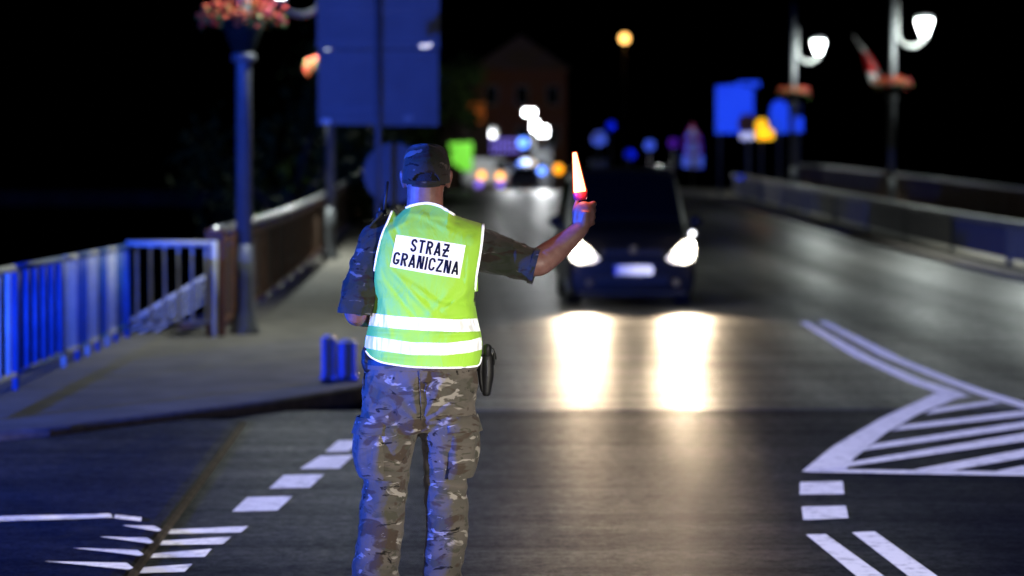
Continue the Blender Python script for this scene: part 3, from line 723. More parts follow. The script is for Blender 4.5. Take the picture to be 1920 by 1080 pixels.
# ================================================================== CAR coming off the bridge
CY = 33.2; cx0 = P(1186, 575, CY).x; cz0 = zr(CY + 1.0)
car = thing('car', (cx0, CY, cz0), 'dark people carrier facing the guard with its headlights on', 'car')
def C(x, s, z): return Vector((cx0 + x, CY + s, cz0 + z))
ST = [(-0.02, .12, .76, (.83, .34), (.80, .56), (.60, .67), .68), (0.06, .12, .82, (.875, .38), (.86, .66), (.71, .80), .83), (0.30, .14, .86, (.88, .44), (.885, .78), (.74, .98), 1.01),
      (0.62, .16, .86, (.895, .45), (.895, .88), (.76, 1.07), 1.10), (0.95, .22, .86, (.90, .45), (.90, .94), (.78, 1.13), 1.17), (1.30, .22, .86, (.90, .45), (.905, .97), (.755, 1.50), 1.55),
      (1.62, .22, .86, (.90, .45), (.905, .99), (.725, 1.80), 1.86), (1.85, .22, .86, (.90, .45), (.905, .99), (.715, 1.84), 1.90), (2.7, .22, .86, (.90, .45), (.905, 1.0), (.715, 1.86), 1.93),
      (4.0, .24, .86, (.895, .45), (.90, 1.0), (.70, 1.84), 1.90), (4.28, .30, .82, (.87, .47), (.87, .97), (.68, 1.68), 1.74), (4.38, .36, .76, (.82, .50), (.82, .90), (.62, 1.36), 1.40)]
mb = MB(); rows = []
for s, zb_, w0, p2, p3, p4, zt in ST:
    half = [(w0, zb_), p2, p3, p4, (p4[0] * 0.6, lerp(p4[1], zt, 0.75))]
    rows.append([C(-x, s, z) for x, z in half] + [C(0, s, zt)] + [C(x, s, z) for x, z in reversed(half)])
n = len(rows[0]); vs_ = [p for r_ in rows for p in r_]; fs = [(j * n + i, j * n + (i + 1) % n, (j + 1) * n + (i + 1) % n, (j + 1) * n + i) for j in range(len(rows) - 1) for i in range(n)]
fs += [tuple(range(n)), tuple((len(rows) - 1) * n + i for i in reversed(range(n)))]
body = mb.add(vs_, fs).build('body', M['carpaint'], car, smooth=False)
s_ = body.modifiers.new('b', 'BEVEL'); s_.width = 0.035; s_.segments = 3; s_.limit_method = 'ANGLE'; s_.angle_limit = R(18); body.data.shade_smooth()
def car_top(x, s):
    for A_, B_ in zip(ST, ST[1:]):
        if A_[0] <= s <= B_[0]:
            t_ = (s - A_[0]) / (B_[0] - A_[0]); w4 = lerp(A_[5][0], B_[5][0], t_); z4 = lerp(A_[5][1], B_[5][1], t_); zt = lerp(A_[6], B_[6], t_)
            ax = min(abs(x) / w4, 1.0)
            return lerp(zt, lerp(z4, zt, 0.75), ax / 0.6) if ax < 0.6 else lerp(lerp(z4, zt, 0.75), z4, (ax - 0.6) / 0.4)
rows = []
for j in range(7):
    s = lerp(1.0, 1.57, j / 6); hw = lerp(.715, .665, j / 6)
    rows.append([C(lerp(-hw, hw, i / 10), s - 0.010, car_top(lerp(-hw, hw, i / 10), s) + 0.012) for i in range(11)])
MB().grid(rows).build('windscreen', M['carglass'], car, smooth=True)
for sx in (-1, 1):
    for s0, s1, t0, t1 in ((1.45, 2.45, 1.72, 2.45), (2.55, 3.6, 2.55, 3.55)):
        MB().prism([C(sx * .895, s0, 1.02), C(sx * .895, s1, 1.02), C(sx * .745, t1, 1.74), C(sx * .75, t0, 1.70)], (sx * 0.02, 0, 0.006)).build('side_window', M['carglass'], car)
    MB().ellipsoid(C(sx * 1.0, 1.12, 1.16), (0.105, 0.07, 0.085), 14, 10).build('mirror', M['carpaint'], car, smooth=True)
    MB().box(C(sx * .91, 1.14, 1.08), (0.14, 0.05, 0.04)).build('mirror_arm', M['carplastic'], car)
    hl = [(.45, .655, -.04), (.54, .60, -.035), (.72, .58, -.01), (.83, .63, .03), (.875, .74, .10), (.87, .87, .20), (.81, .935, .22), (.71, .89, .12), (.58, .78, .01)]
    MB().prism([C(sx * x, s, z) for x, z, s in hl], (0, -0.035, 0)).build('headlight', M['headlens'], car, bevel=0.006)
    MB().ellipsoid(C(sx * .715, -.045, .735), (.105, .04, .10), 18, 10).build('headlight_bulb', M['headlight'], car, smooth=True)
    MB().ellipsoid(C(sx * .80, .10, .84), (.05, .08, .06), 14, 8).build('headlight_bulb', M['headlight'], car, smooth=True)
    MB().ellipsoid(C(sx * .84, .16, 1.0), (0.035, 0.03, 0.035), 10, 8).build('position_light', M['marker'] if sx > 0 else M['carplastic'], car, smooth=True)
    disc(C(sx * .60, -.05, .33), 0.05, 0.03).build('fog_light', M['chrome'], car)
    MB().tube([C(sx * .66, 1.85, 1.88), C(sx * .66, 1.95, 1.94), C(sx * .66, 3.7, 1.96), C(sx * .66, 3.85, 1.90)], 0.022, 8).build('roof_rail', M['chrome'], car, smooth=True)
    for s in (0.82, 3.45):
        w_ = MB().tube([C(sx * .66, s, .32), C(sx * .87, s, .32)], 0.32, 26).build('wheel', M['rubber'], car, bevel=0.03)
        MB().tube([C(sx * .84, s, .32), C(sx * .885, s, .32)], 0.20, 18).build('rim', M['alloy'], w_, bevel=0.01)
MB().box(C(0, -.045, .74), (.84, .03, .085)).build('grille', M['carplastic'], car, bevel=0.01)
for k in range(3): MB().box(C(0, -.064, .715 + k * 0.025), (.80, .012, .008)).build('grille_bar', M['chrome'] if k == 1 else M['carplastic'], car)
disc(C(0, -.085, .775), 0.062, 0.03).build('emblem', M['chrome'], car)
MB().box(C(0, -.04, .36), (1.0, .05, .13)).build('lower_grille', M['carplastic'], car, bevel=0.015)
MB().box(C(0, -.03, .17), (1.5, .10, .06)).build('bumper_lip', M['carplastic'], car, bevel=0.02)
pl = MB().box(C(0.005, -.075, .50), (.54, .012, .135)).build('number_plate', M['plate'], car)
MB().box(C(-.245, -.0825, .50), (.042, .004, .115)).build('country_band', M['plate_blue'], pl)
for sx in (-1, 1):
    MB().tube([C(sx * .35, .93, 1.10), C(-.05 + sx * .1, 1.06, 1.215)], 0.008, 6).build('wiper', M['carplastic'], car)
    a = C(sx * .70, -0.10, .76)
    lamp('headlight_beam', 'SPOT', a, (1.0, 0.77, 0.51), 1600, 0.07, aim=(a.x - 0.15, a.y - 14, a.z - 2.4), size=R(44), blend=1.0)

# ================================================================== UNSEEN VAN added under the blue light bar; its roof shades the guard's legs
vx, vy = -11.0, 5.2
pv = thing('added_patrol_van', (vx, vy, 0), 'unseen dark blue patrol van with roof light bar, added left outside the picture to shade the legs', 'van')
prof = [(vy + 2.15, .35), (vy + 2.2, .75), (vy + 2.05, 1.0), (vy + 1.15, 1.22), (vy + .50, 2.10), (vy + .35, 2.18), (vy - 3.0, 2.18), (vy - 3.15, 2.0), (vy - 3.2, .35)]
MB().prism([(vx - .92, y_, z_) for y_, z_ in prof], (1.84, 0, 0)).build('body', mat('added_van_paint', (0.02, 0.04, 0.12), 0.35), pv, bevel=0.06)
MB().prism([(vx - .78, vy + 1.10, 1.27), (vx + .78, vy + 1.10, 1.27), (vx + .72, vy + .56, 2.02), (vx - .72, vy + .56, 2.02)], (0, 0.03, 0.03)).build('windscreen', M['carglass'], pv)
for sx in (-1, 1):
    MB().box((vx + sx * .925, vy - .1, 1.6), (.01, .95, .55)).build('side_window', M['carglass'], pv)
    MB().box((vx + sx * .6, vy + 2.19, .82), (.34, .06, .18)).build('headlight', M['chrome'], pv, bevel=0.02)
    for y_ in (vy + 1.35, vy - 2.3):
        w_ = MB().tube([(vx + sx * .74, y_, .33), (vx + sx * .95, y_, .33)], .33, 22).build('wheel', M['rubber'], pv, bevel=0.02)
        MB().tube([(vx + sx * .93, y_, .33), (vx + sx * .965, y_, .33)], .19, 16).build('rim', M['alloy'], w_)
MB().box((vx, vy, 2.215), (1.3, .22, .05)).build('light_bar', M['post'], pv, bevel=0.01)
for sx in (-1, 1): MB().lathe((vx + sx * .5, vy, 2.24), [(.09, 0), (.09, .07), (.05, .11)], 14).build('beacon', glow('beacon_dome', (0.03, 0.1, 1.0), 6.0), pv, smooth=True)

# ================================================================== GUARD
GY = 9.0
def W(px, py, dy=0.0): return P(px, py, GY + dy)
guard = thing('person', (W(775, 800).x, GY, 0.0), 'person in camouflage and yellow-green vest seen from behind, raising a light wand', 'person')
def limb(mb, pts, n=18, ref=None, k=4):
    """pts: (px, py, dy, ru, rv)"""
    sp = spline(pts, k); mb.tube([W(a, b, c_) for a, b, c_, _, _ in sp], [(max(d, .003), max(e, .003)) for _, _, _, d, e in sp], n, ref)
# --- body (head, neck, torso, arms, hands and legs as one surface)
b = MB()
X = (1, 0, 0)
limb(b, [(788, 770, .0, .15, .10), (790, 690, .0, .175, .115), (794, 600, .0, .18, .12), (800, 510, .0, .175, .115), (804, 450, 0, .165, .10), (803, 412, 0, .10, .07)], 24, X)
limb(b, [(800, 425, 0.0, .078, .07), (797, 392, .0, .069, .066), (797, 362, .0, .067, .068), (799, 340, .01, .070, .078)], 20, X)
hc = W(799, 326, 0.02)
b.ellipsoid(hc + Vector((0, 0, .005)), (.079, .098, .098), 24, 16)
b.ellipsoid(hc + Vector((0, .035, -.055)), (.062, .062, .070), 20, 12)           # jaw
b.ellipsoid(hc + Vector((0, .083, -.10)), (.026, .022, .022), 12, 8)             # chin
b.tube([hc + Vector((0, .095, .005)), hc + Vector((0, .112, -.022)), hc + Vector((0, .118, -.042)), hc + Vector((0, .095, -.05))], [.010, .012, .016, .014], 10)   # nose
b.ellipsoid(hc + Vector((0, .090, -.072)), (.026, .012, .007), 10, 6); b.ellipsoid(hc + Vector((0, .088, -.084)), (.023, .012, .007), 10, 6)  # lips
for sx in (-1, 1):
    b.ellipsoid(hc + Vector((sx * .032, .084, .012)), (.016, .014, .010), 10, 8)
    b.ellipsoid(hc + Vector((sx * .085, .002, -.018)), (.013, .020, .035), 12, 10, Matrix.Rotation(sx * 0.22, 3, 'Y') @ Matrix.Rotation(0.25, 3, 'X'))  # ears
    b.ellipsoid(hc + Vector((sx * .082, .008, -.044)), (.009, .010, .011), 8, 6)
# arms
limb(b, [(770, 435, 0, .07, .07), (716, 452, 0, .064, .064), (692, 505, -.02, .055, .055), (668, 580, -.05, .044, .044), (676, 590, .04, .046, .044), (700, 596, .14, .036, .034), (715, 600, .20, .029, .024), (722, 600, .25, .036, .022)], 18, (0, 1, 0))
limb(b, [(850, 440, 0, .07, .07), (892, 455, 0, .062, .062), (950, 480, -.01, .054, .054), (1003, 494, -.02, .049, .049), (1022, 483, .0, .052, .052), (1047, 465, .025, .0475, .046), (1076, 440, .045, .039, .036), (1091, 425, .055, .034, .029), (1095, 410, .058, .038, .026), (1097, 396, .058, .043, .022)], 20, (0, 1, 0))
# palm and fingers of the raised hand, closed round the grip
b.ellipsoid(W(1095, 403, .055), (.043, .024, .052), 16, 12)
b.ellipsoid(W(1085, 412, .058), (.026, .024, .038), 14, 10)
WA, WB = W(1094, 410, .10), W(1077, 284, .10)
for k, (py, r, ln) in enumerate(((383, .0105, 1.0), (395.5, .0108, 1.06), (408, .0102, 1.0), (419, .0092, .85))):
    px = 1111 - k * 0.8
    limb(b, [(1101, py + 4, .055, r * 1.15, r * 1.15), (px, py, .062, r * 1.15, r * 1.15), (px + 3, py - 1, .088, r * 1.05, r * 1.05), (px - 1, py, .118, r, r), (px - 12 * ln, py + 1, .131, r * .95, r * .95), (px - 22 * ln, py + 2, .122, r * .85, r * .85)], 10, (0, 0, 1), 3)
limb(b, [(1083, 412, .062, .017, .017), (1079, 398, .075, .0135, .0135), (1080, 387, .088, .0115, .0115), (1083, 376, .092, .0095, .0095), (1084.5, 371, .094, .006, .006)], 10, (1, 0, 0), 3)
# relaxed left hand in front of the belly
for k in range(4):
    limb(b, [(722 + k * 1, 592 + k * 6, .26, .0105, .0105), (728, 592 + k * 6, .30, .010, .010), (738, 594 + k * 6, .318, .009, .009), (746, 597 + k * 6, .312, .0075, .0075)], 8, (0, 0, 1), 3)
limb(b, [(720, 592, .24, .014, .014), (728, 582, .27, .0115, .0115), (736, 580, .29, .009, .009)], 8, (0, 0, 1), 3)
# legs
for hx, ax, kx in ((745, 703, 722), (838, 833, 836)):
    limb(b, [(hx, 740, 0, .10, .10), (kx, 850, .0, .078, .08), (kx, 930, .015, .058, .06), (lerp(kx, ax, .5), 1010, -.01, .056, .058), (ax, 1120, -.01, .042, .045), (ax, 1180, 0, .04, .045)], 18, X)
body = fuse(b, 'body', M['skin'], guard, 0.0045, 4)
# --- hair
h = MB(); rows = []
for j in range(9):
    ph = lerp(-0.50, 1.4, j / 8)
    rows.append([hc + Vector((.0815 * math.cos(ph) * math.cos(a), .100 * math.cos(ph) * math.sin(a), .005 + .100 * math.sin(ph))) for a in [math.pi * (0.92 + 1.16 * k / 24) for k in range(25)]])
h.grid(rows).build('hair', M['hair'], guard, smooth=True)
# --- cap: panelled crown with back opening, strap and peak
rows = []; NA = 160; NJ = 44
def cap_pt(a, j, k=1.0):
    t_ = j / NJ
    zz = -.030 + 0.136 * math.sin(t_ * math.pi / 2)
    rr = (1 - t_ ** 2.7) ** 0.52 * (1.015 - 0.05 * t_) if t_ < 1 else 0.0
    sq = 1 + 0.012 * math.sin(a * 6) * (1 - t_) + 0.015 * math.cos(a * 3 + 1)
    wob = 1 + 0.02 * mnoise.noise(Vector((math.cos(a) * 2, math.sin(a) * 2, t_ * 3)))
    back = max(0, -math.sin(a)); zz -= .012 * (1 - t_) * back
    return hc + Vector((.0865 * k * rr * sq * wob * math.cos(a), .006 + .110 * k * rr * sq * wob * math.sin(a), zz + .004 * math.sin(a * 3) * t_))
cap = MB(); vs_ = []; fs = []
for j in range(NJ + 1):
    for k in range(NA): vs_.append(cap_pt(2 * math.pi * k / NA, j))
for j in range(NJ):
    for k in range(NA):
        a = 2 * math.pi * (k + .5) / NA; xo = math.cos(a) * .0865; 
        hole = math.sin(a) < 0 and (xo / .047) ** 2 + ((j + .5 - 3.0) / 6.2) ** 2 < 1 and j >= 3
        if not hole: fs.append((j * NA + k, j * NA + (k + 1) % NA, (j + 1) * NA + (k + 1) % NA, (j + 1) * NA + k))
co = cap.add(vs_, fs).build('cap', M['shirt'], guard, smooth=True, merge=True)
s_ = co.modifiers.new('s', 'SOLIDIFY'); s_.thickness = 0.003; s_.offset = 1
st_ = [cap_pt(a, 0.9, 1.015) for a in [math.pi * (1.30 + 0.40 * k / 16) for k in range(17)]]
MB().grid([[p + Vector((0, 0, -.011 - .003 * math.sin(math.pi * k / 16))) for k, p in enumerate(st_)], [p + Vector((0, -.001, .006 - .003 * math.sin(math.pi * k / 16))) for k, p in enumerate(st_)]]).build('strap', M['shirt'], co, smooth=True)
for k in range(6):
    a = math.pi / 6 + k * math.pi / 3
    if math.sin(a) < -0.9: continue
    MB().tube([cap_pt(a, j, 1.02) for j in range(1, NJ - 1, 3)], 0.0012, 6).build('seam', M['shirt'], co)
MB().ellipsoid(cap_pt(0, NJ) + Vector((0, 0, .003)), (.008, .008, .004), 10, 6).build('button', M['shirt'], co, smooth=True)
rows = []
for i in range(7):
    t_ = i / 6
    rows.append([hc + Vector((.080 * math.sin(q) * (1 - .12 * t_), .006 + .100 * math.cos(q) + .075 * t_ * math.cos(q * .9), -.024 - .020 * t_ - .030 * math.sin(q) ** 2 * t_)) for q in [lerp(-1.15, 1.15, k / 16) for k in range(17)]])
pk = MB().grid(rows).build('peak', M['shirt'], co, smooth=True); s_ = pk.modifiers.new('s', 'SOLIDIFY'); s_.thickness = 0.004

# --- shirt
def crumple(o, amp, scale, stretch=(1, 1, 1), seed=0.0, fn=None):
    me = o.data; me.update()
    co_ = [v.co.copy() for v in me.vertices]; no_ = [v.normal.copy() for v in me.vertices]
    for v, p, nn in zip(me.vertices, co_, no_):
        q = Vector((p.x * stretch[0], p.y * stretch[1], p.z * stretch[2])) * scale + Vector((seed, seed * 2, 0))
        a_ = mnoise.noise(q); rdg = (1 - abs(mnoise.noise(q * 0.7 + Vector((9, 3, 1))))) ** 3
        d_ = amp * (0.6 * a_ + 0.9 * (rdg - 0.45))
        if fn: d_ += fn(p)
        v.co = p + nn * d_
    me.update()
s = MB()
limb(s, [(788, 735, .0, .185, .125), (790, 690, .0, .192, .130), (794, 600, .0, .190, .133), (800, 510, .0, .180, .125), (804, 455, 0, .170, .105), (803, 418, 0, .11, .078), (800, 400, 0, .082, .07)], 26, X)
limb(s, [(770, 440, 0, .08, .08), (722, 447, 0, .074, .08), (700, 485, -.015, .072, .078), (684, 530, -.03, .070, .074), (671, 566, -.045, .066, .068), (667, 583, -.045, .062, .062)], 22, (0, 1, 0))
limb(s, [(850, 448, 0, .085, .085), (893, 463, 0, .082, .082), (935, 478, -.008, .077, .076), (975, 491, -.015, .069, .068), (1004, 499, -.02, .066, .066)], 22, (0, 1, 0))
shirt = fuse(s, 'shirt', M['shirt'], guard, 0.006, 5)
crumple(shirt, 0.010, 15, (1, 1, 1), 2.0)
crumple(shirt, 0.0035, 34, (1, 1, 1), 4.0)
# sleeve hems
for (pa, pb, r_) in (((667, 578, -.045), (666, 589, -.046), .066), ((996, 497.5, -.019), (1006, 500, -.021), .0685)):
    MB().tube([W(*pa), W(*pb)], r_, 28, (0, 1, 0), cap=False).build('sleeve_hem', M['shirt'], shirt, smooth=True)
ep = MB().grid([[W(lerp(690, 716, t_), lerp(432, 404, t_) - 4, dy - .02) + Vector((0, 0, .005)) for t_ in (0, .33, .66, 1)] for dy in (-.045, -.015, .02, .05)])
o = ep.build('epaulette', M['shirt'], shirt, smooth=True); s_ = o.modifiers.new('s', 'SOLIDIFY'); s_.thickness = 0.008

# --- trousers
t = MB()
limb(t, [(788, 792, .0, .150, .115), (783, 770, -.01, .205, .140), (787, 735, -.008, .212, .142), (790, 695, 0, .209, .136), (790, 676, 0, .205, .133)], 30, X)
limb(t, [(742, 745, -.01, .118, .125), (730, 800, -.012, .112, .120), (725, 850, -.005, .098, .106), (723, 911, .008, .084, .09), (717, 955, .012, .083, .088), (713, 1000, .0, .082, .086), (706, 1050, -.012, .087, .092), (703, 1085, -.015, .088, .094), (700, 1130, -.005, .080, .088), (699, 1155, 0, .070, .078)], 26, X)
limb(t, [(834, 745, -.01, .116, .125), (838, 800, -.012, .106, .118), (836, 850, -.004, .091, .102), (835, 911, .010, .080, .086), (838, 955, .014, .077, .083), (838, 1000, .002, .076, .082), (833, 1050, -.01, .074, .084), (830, 1085, -.012, .074, .086), (828, 1130, -.004, .072, .082), (827, 1155, 0, .066, .075)], 26, X)
trousers = fuse(t, 'trousers', M['trousers'], guard, 0.0065, 5)
cr = W(792, 790)
def folds(p):
    # drag lines fanning out from the crotch towards the right hip, ankle-ward creases behind the knees
    dx, dz = p.x - cr.x, p.z - cr.z; d_ = 0.0
    if p.y < GY:
        r_ = math.hypot(dx, dz); a_ = math.atan2(dz, dx)
        if 0.03 < r_ < 0.26 and -0.2 < a_ < 1.5: d_ += 0.005 * math.sin(a_ * 11 + 1 + 2 * mnoise.noise(p * 12)) * math.exp(-(r_ - .10) ** 2 / .012)
        if 0.03 < r_ < 0.2 and a_ > 1.5: d_ += 0.004 * math.sin(a_ * 11) * math.exp(-(r_ - .10) ** 2 / .008)
        d_ -= 0.016 * math.exp(-(dx / .014) ** 2) * (1 if -0.02 < dz < 0.15 else 0)
    kz = p.z - W(800, 930).z
    d_ += 0.0022 * math.sin(p.z * 95 + dx * 14 + 2 * mnoise.noise(p * 9)) * math.exp(-(kz / .09) ** 2)
    az = p.z - W(800, 1070).z
    d_ += 0.0025 * math.sin(p.z * 75 - dx * 18 + 2 * mnoise.noise(p * 7)) * math.exp(-(az / .10) ** 2)
    return d_
crumple(trousers, 0.009, 9, (1, 1, 0.6), 5.0, folds)
crumple(trousers, 0.0040, 26, (0.8, 1, 1.1), 1.0)
# waistband, belt
MB().tube([W(789, 690), W(789, 677)], [(.216, .148), (.214, .146)], 40, X, cap=False).build('waistband', M['trousers'], trousers, smooth=True)
MB().tube([W(789, 682), W(789, 672)], [(.220, .152), (.219, .151)], 40, X, cap=False).build('belt', M['black'], trousers, smooth=True)
MB().tube([W(786, 693, -.146), W(788, 730, -.152), W(790, 762, -.150), W(790, 788, -.128)], 0.0022, 6).build('seat_seam', M['trousers'], trousers, smooth=True)
# cargo pockets
def build_pocket(xa, xb, ya, yb, cxp, sgn, depth):
    rows = []
    for j in range(17):
        tt = j / 16; py = lerp(ya, yb, tt); row = []
        for i in range(17):
            uu = i / 16; ang = lerp(-0.62, 1.50, uu)               # round the outer side of the thigh
            rr = .100 + depth * (max(0, math.sin(math.pi * uu)) ** .45) * (max(0, math.sin(math.pi * min(1, 0.10 + .93 * tt))) ** .5)
            rr += 0.006 * math.sin(uu * 21 + tt * 3 + 1.5 * mnoise.noise(Vector((uu * 3, tt * 4, sgn)))) * math.sin(math.pi * tt)
            cxx = W(lerp(cxp[0], cxp[1], tt), py).x
            row.append(Vector((cxx + sgn * rr * math.cos(ang), GY - .006 - rr * 1.08 * math.sin(ang), W(800, py).z)))
        rows.append(row)
    pk_ = MB().grid(rows).build('cargo_pocket', M['trousers'], trousers, smooth=True)
    fr_ = []
    for j in range(4):
        py = lerp(ya - 4, ya + 26, j / 3); row = []
        for i in range(17):
            uu = i / 16; ang = lerp(-0.66, 1.54, uu); rr = .112 + .022 * j / 3 * math.sin(math.pi * uu)
            cxx = W(lerp(cxp[0], cxp[1], 0.1), py).x
            row.append(Vector((cxx + sgn * rr * math.cos(ang), GY - .006 - rr * 1.08 * math.sin(ang), W(800, py).z)))
        fr_.append(row)
    fo = MB().grid(fr_).build('flap', M['trousers'], pk_, smooth=True); s_ = fo.modifiers.new('s', 'SOLIDIFY'); s_.thickness = 0.004; s_.offset = 1
build_pocket(0, 0, 784, 893, (727, 724), -1, 0.026)
build_pocket(0, 0, 780, 893, (838, 837), 1, 0.022)
# boots
for ax in (701, 829):
    bt = MB(); f0 = W(ax, 1200)
    bt.tube([(f0.x, GY, .03), (f0.x, GY, .09), (f0.x, GY, .20), (f0.x, GY - .005, .26)], [(.046, .058), (.047, .06), (.048, .056), (.052, .06)], 18, X)
    bt.tube([(f0.x, GY - .075, .055), (f0.x, GY - .02, .07), (f0.x, GY + .08, .06), (f0.x, GY + .15, .048), (f0.x, GY + .19, .035)], [(.034, .04), (.042, .06), (.047, .05), (.046, .038), (.030, .024)], 18, X)
    bo = fuse(bt, 'boot', M['black'], guard, 0.008, 3)
    MB().prism([(f0.x + .05 * math.cos(q) * (1 if math.sin(q) > 0 else .82), GY + .05 + .145 * math.sin(q), 0.0) for q in [2 * math.pi * k / 22 for k in range(22)]], (0, 0, .022)).build('sole', M['rubber'], bo)

# --- vest
VL = [(394, 737), (415, 727), (440, 716), (470, 708), (500, 703), (540, 700), (580, 697), (612, 690), (640, 684), (660, 683), (700, 684)]
VR = [(390, 909), (420, 907), (450, 904), (485, 899), (520, 893), (545, 890), (570, 891), (600, 896), (625, 902), (645, 905), (670, 903), (690, 899)]
VT = [(737, 394), (743, 399), (749, 401), (756, 394), (766, 388), (782, 383), (802, 380.5), (822, 385), (838, 394), (850, 402), (880, 412), (907, 420)]
VBm = [(683, 656), (692, 667), (704, 675), (725, 682), (780, 689), (850, 690), (885, 688), (899, 684)]
def vest_xy(u, v):
    yt = table(VT, lerp(737, 907, u)); yb = table(VBm, lerp(683, 899, u))
    y = lerp(yb, yt, v); return lerp(table(VL, y), table(VR, y), u), y
def vest_depth(px, py):
    """distance of the cloth behind the body axis, as a function of place on the back"""
    u = min(1, max(0, (px - table(VL, py)) / (table(VR, py) - table(VL, py))))
    bb = table([(380, .082), (400, .108), (430, .135), (480, .155), (540, .160), (600, .168), (640, .178), (690, .182)], py)
    c_ = abs(2 * u - 1); p_ = 2.5
    prof = (1 - min(1, c_) ** p_) ** (1 / p_)
    lo = table([(400, .66), (500, .60), (525, .5), (560, .0)], py)                     # at the armhole the cloth stands off the side
    prof = lo + (1 - lo) * prof
    yt = table(VT, lerp(737, 907, u)); k_ = (py - yt) / 46.0                # roll over the shoulder
    nk = 0.1 + 0.88 * table([(.10, 0), (.19, 1), (.62, 1), (.70, 0)], u)     # the collar lies against the neck
    if k_ < 1: prof *= (max(0.0, 1 - (1 - max(0, k_)) ** 2.2)) ** 0.5 * (1 - nk) + nk
    q = Vector((px * .016, py * .013, 0.3)); d_ = 0.006 * mnoise.noise(q) + 0.004 * mnoise.noise(q * 2.3 + Vector((5, 1, 0)))
    def fold(x0, y0, x1, y1, w_, amp):
        vx, vy = x1 - x0, y1 - y0; L2 = vx * vx + vy * vy; t_ = ((px - x0) * vx + (py - y0) * vy) / L2
        if t_ < -0.15 or t_ > 1.15: return 0.0
        dd = ((px - x0) * vy - (py - y0) * vx) / math.sqrt(L2)
        return amp * math.exp(-(dd / w_) ** 2) * max(0, math.sin(math.pi * (t_ + .15) / 1.3))
    for f_ in ((728, 500, 812, 592, 6, .010), (722, 520, 790, 612, 5, -.007), (745, 515, 835, 580, 6, .008), (715, 440, 770, 410, 5, .007), (722, 420, 745, 470, 4, .008), (732, 405, 752, 455, 4, -.007),
               (715, 545, 735, 640, 6, .007), (870, 430, 840, 415, 7, .008), (880, 480, 872, 560, 6, .008), (885, 540, 830, 585, 6, .008), (895, 590, 820, 600, 5, -.006), (885, 570, 800, 560, 6, -.006),
               (900, 625, 800, 628, 5, .008), (690, 622, 760, 626, 4, .007), (700, 668, 790, 672, 5, .006), (760, 400, 830, 408, 5, .006), (790, 405, 860, 440, 5, .006), (850, 540, 790, 610, 8, .007)):
        d_ += fold(*f_)
    return bb * prof + d_
def vest_pt(px, py, off=0.0): return W(px, py, -vest_depth(px, py) - off)
NU, NV = 110, 130
rows = [[vest_pt(*vest_xy(i / NU, j / NV)) for i in range(NU + 1)] for j in range(NV + 1)]
vb = MB().grid(rows)
frows = []
for j in range(41):                                                         # front panel, open V at the neck
    row = []
    for i in range(31):
        u, v = i / 30, j / 40; px, py = vest_xy(u, v)
        if v > 0.55 and 0.16 < u < 0.66: py = max(py, 470 + 60 * (1 - abs(u - .41) / .25))
        bb = table([(380, .01), (400, .06), (440, .12), (520, .165), (600, .19), (690, .185)], py); c_ = abs(2 * u - 1)
        lo = table([(400, .35), (520, .32), (555, .0)], py)
        row.append(W(px, py, bb * (lo + (1 - lo) * (1 - min(1, c_) ** 2.5) ** .4)))
    frows.append(row)
vb.grid(frows)
vest = vb.build('vest', M['vest'], guard, smooth=True)
def strip(fn, n, name, mt, off=0.003, m_=4):
    """fn(s) -> ((px, py) lower edge, (px, py) upper edge)"""
    rows = []
    for j in range(m_ + 1):
        row = []
        for i in range(n + 1):
            (x0, y0), (x1, y1) = fn(i / n); px, py = lerp(x0, x1, j / m_), lerp(y0, y1, j / m_)
            row.append(vest_pt(px, py, off))
        rows.append(row)
    return MB().grid(rows).build(name, M[mt], vest, smooth=True)
def band(top, bot):
    def fn(s_):
        yt_ = table(top, s_); yb_ = table(bot, s_)
        return (lerp(table(VL, yb_) + .3, table(VR, yb_) - .3, s_), yb_), (lerp(table(VL, yt_) + .3, table(VR, yt_) - .3, s_), yt_)
    return fn
strip(band([(0, 587), (.25, 593), (.5, 596), (.8, 599), (1, 597)], [(0, 610), (.25, 616), (.5, 620), (.8, 622.5), (1, 621)]), 110, 'reflective_band', 'tape')
strip(band([(0, 629), (.15, 634), (.4, 642), (.7, 643), (.9, 638), (1, 632)], [(0, 652), (.15, 658), (.4, 665.5), (.7, 666), (.9, 661), (1, 655)]), 110, 'reflective_band', 'tape')
for top_, bot_ in ((588, 611), (630, 654)):                                # the bands carry on round the front
    rows = []
    for j in range(3):
        py = lerp(bot_, top_, j / 2); row = []
        for i in range(31):
            u = i / 30; c_ = abs(2 * u - 1); bb = table([(520, .165), (600, .19), (690, .185)], py) + .003
            row.append(W(lerp(table(VL, py), table(VR, py), u), py, bb * (1 - min(1, c_) ** 2.5) ** .4))
        rows.append(row)
    MB().grid(rows).build('reflective_band', M['tape'], vest, smooth=True)
# white piping: collar, armholes, hem
def pipe(pts, r_=0.0045, n=3):
    sp = spline(pts, n); MB().tube([vest_pt(x, y, .0045) for x, y in sp], r_, 8).build('piping', M['piping'], vest, smooth=True)
pipe([(762, 389.5), (770, 386), (785, 382.5), (802, 381), (822, 385.5), (838, 394.5), (852, 403)], .0052)
pipe([(735, 396), (727, 416), (716.5, 440), (708.5, 470), (703.8, 496), (702, 508)], .0042)
pipe([(906, 420.5), (903.5, 450), (898.5, 485), (892.5, 520), (890.5, 545)], .0055)
pipe([(684, 655), (692, 666.5), (704, 674.5), (725, 681.5), (780, 688.5), (850, 689.5), (885, 687.5), (898.5, 683.5), (903, 668)], .0032)
tb = MB().grid([[W(889.5, 520, -.05), W(896, 520, -.03)], [W(889.5, 547, -.052), W(896, 546, -.03)]]).build('side_tab', M['vest'], vest)
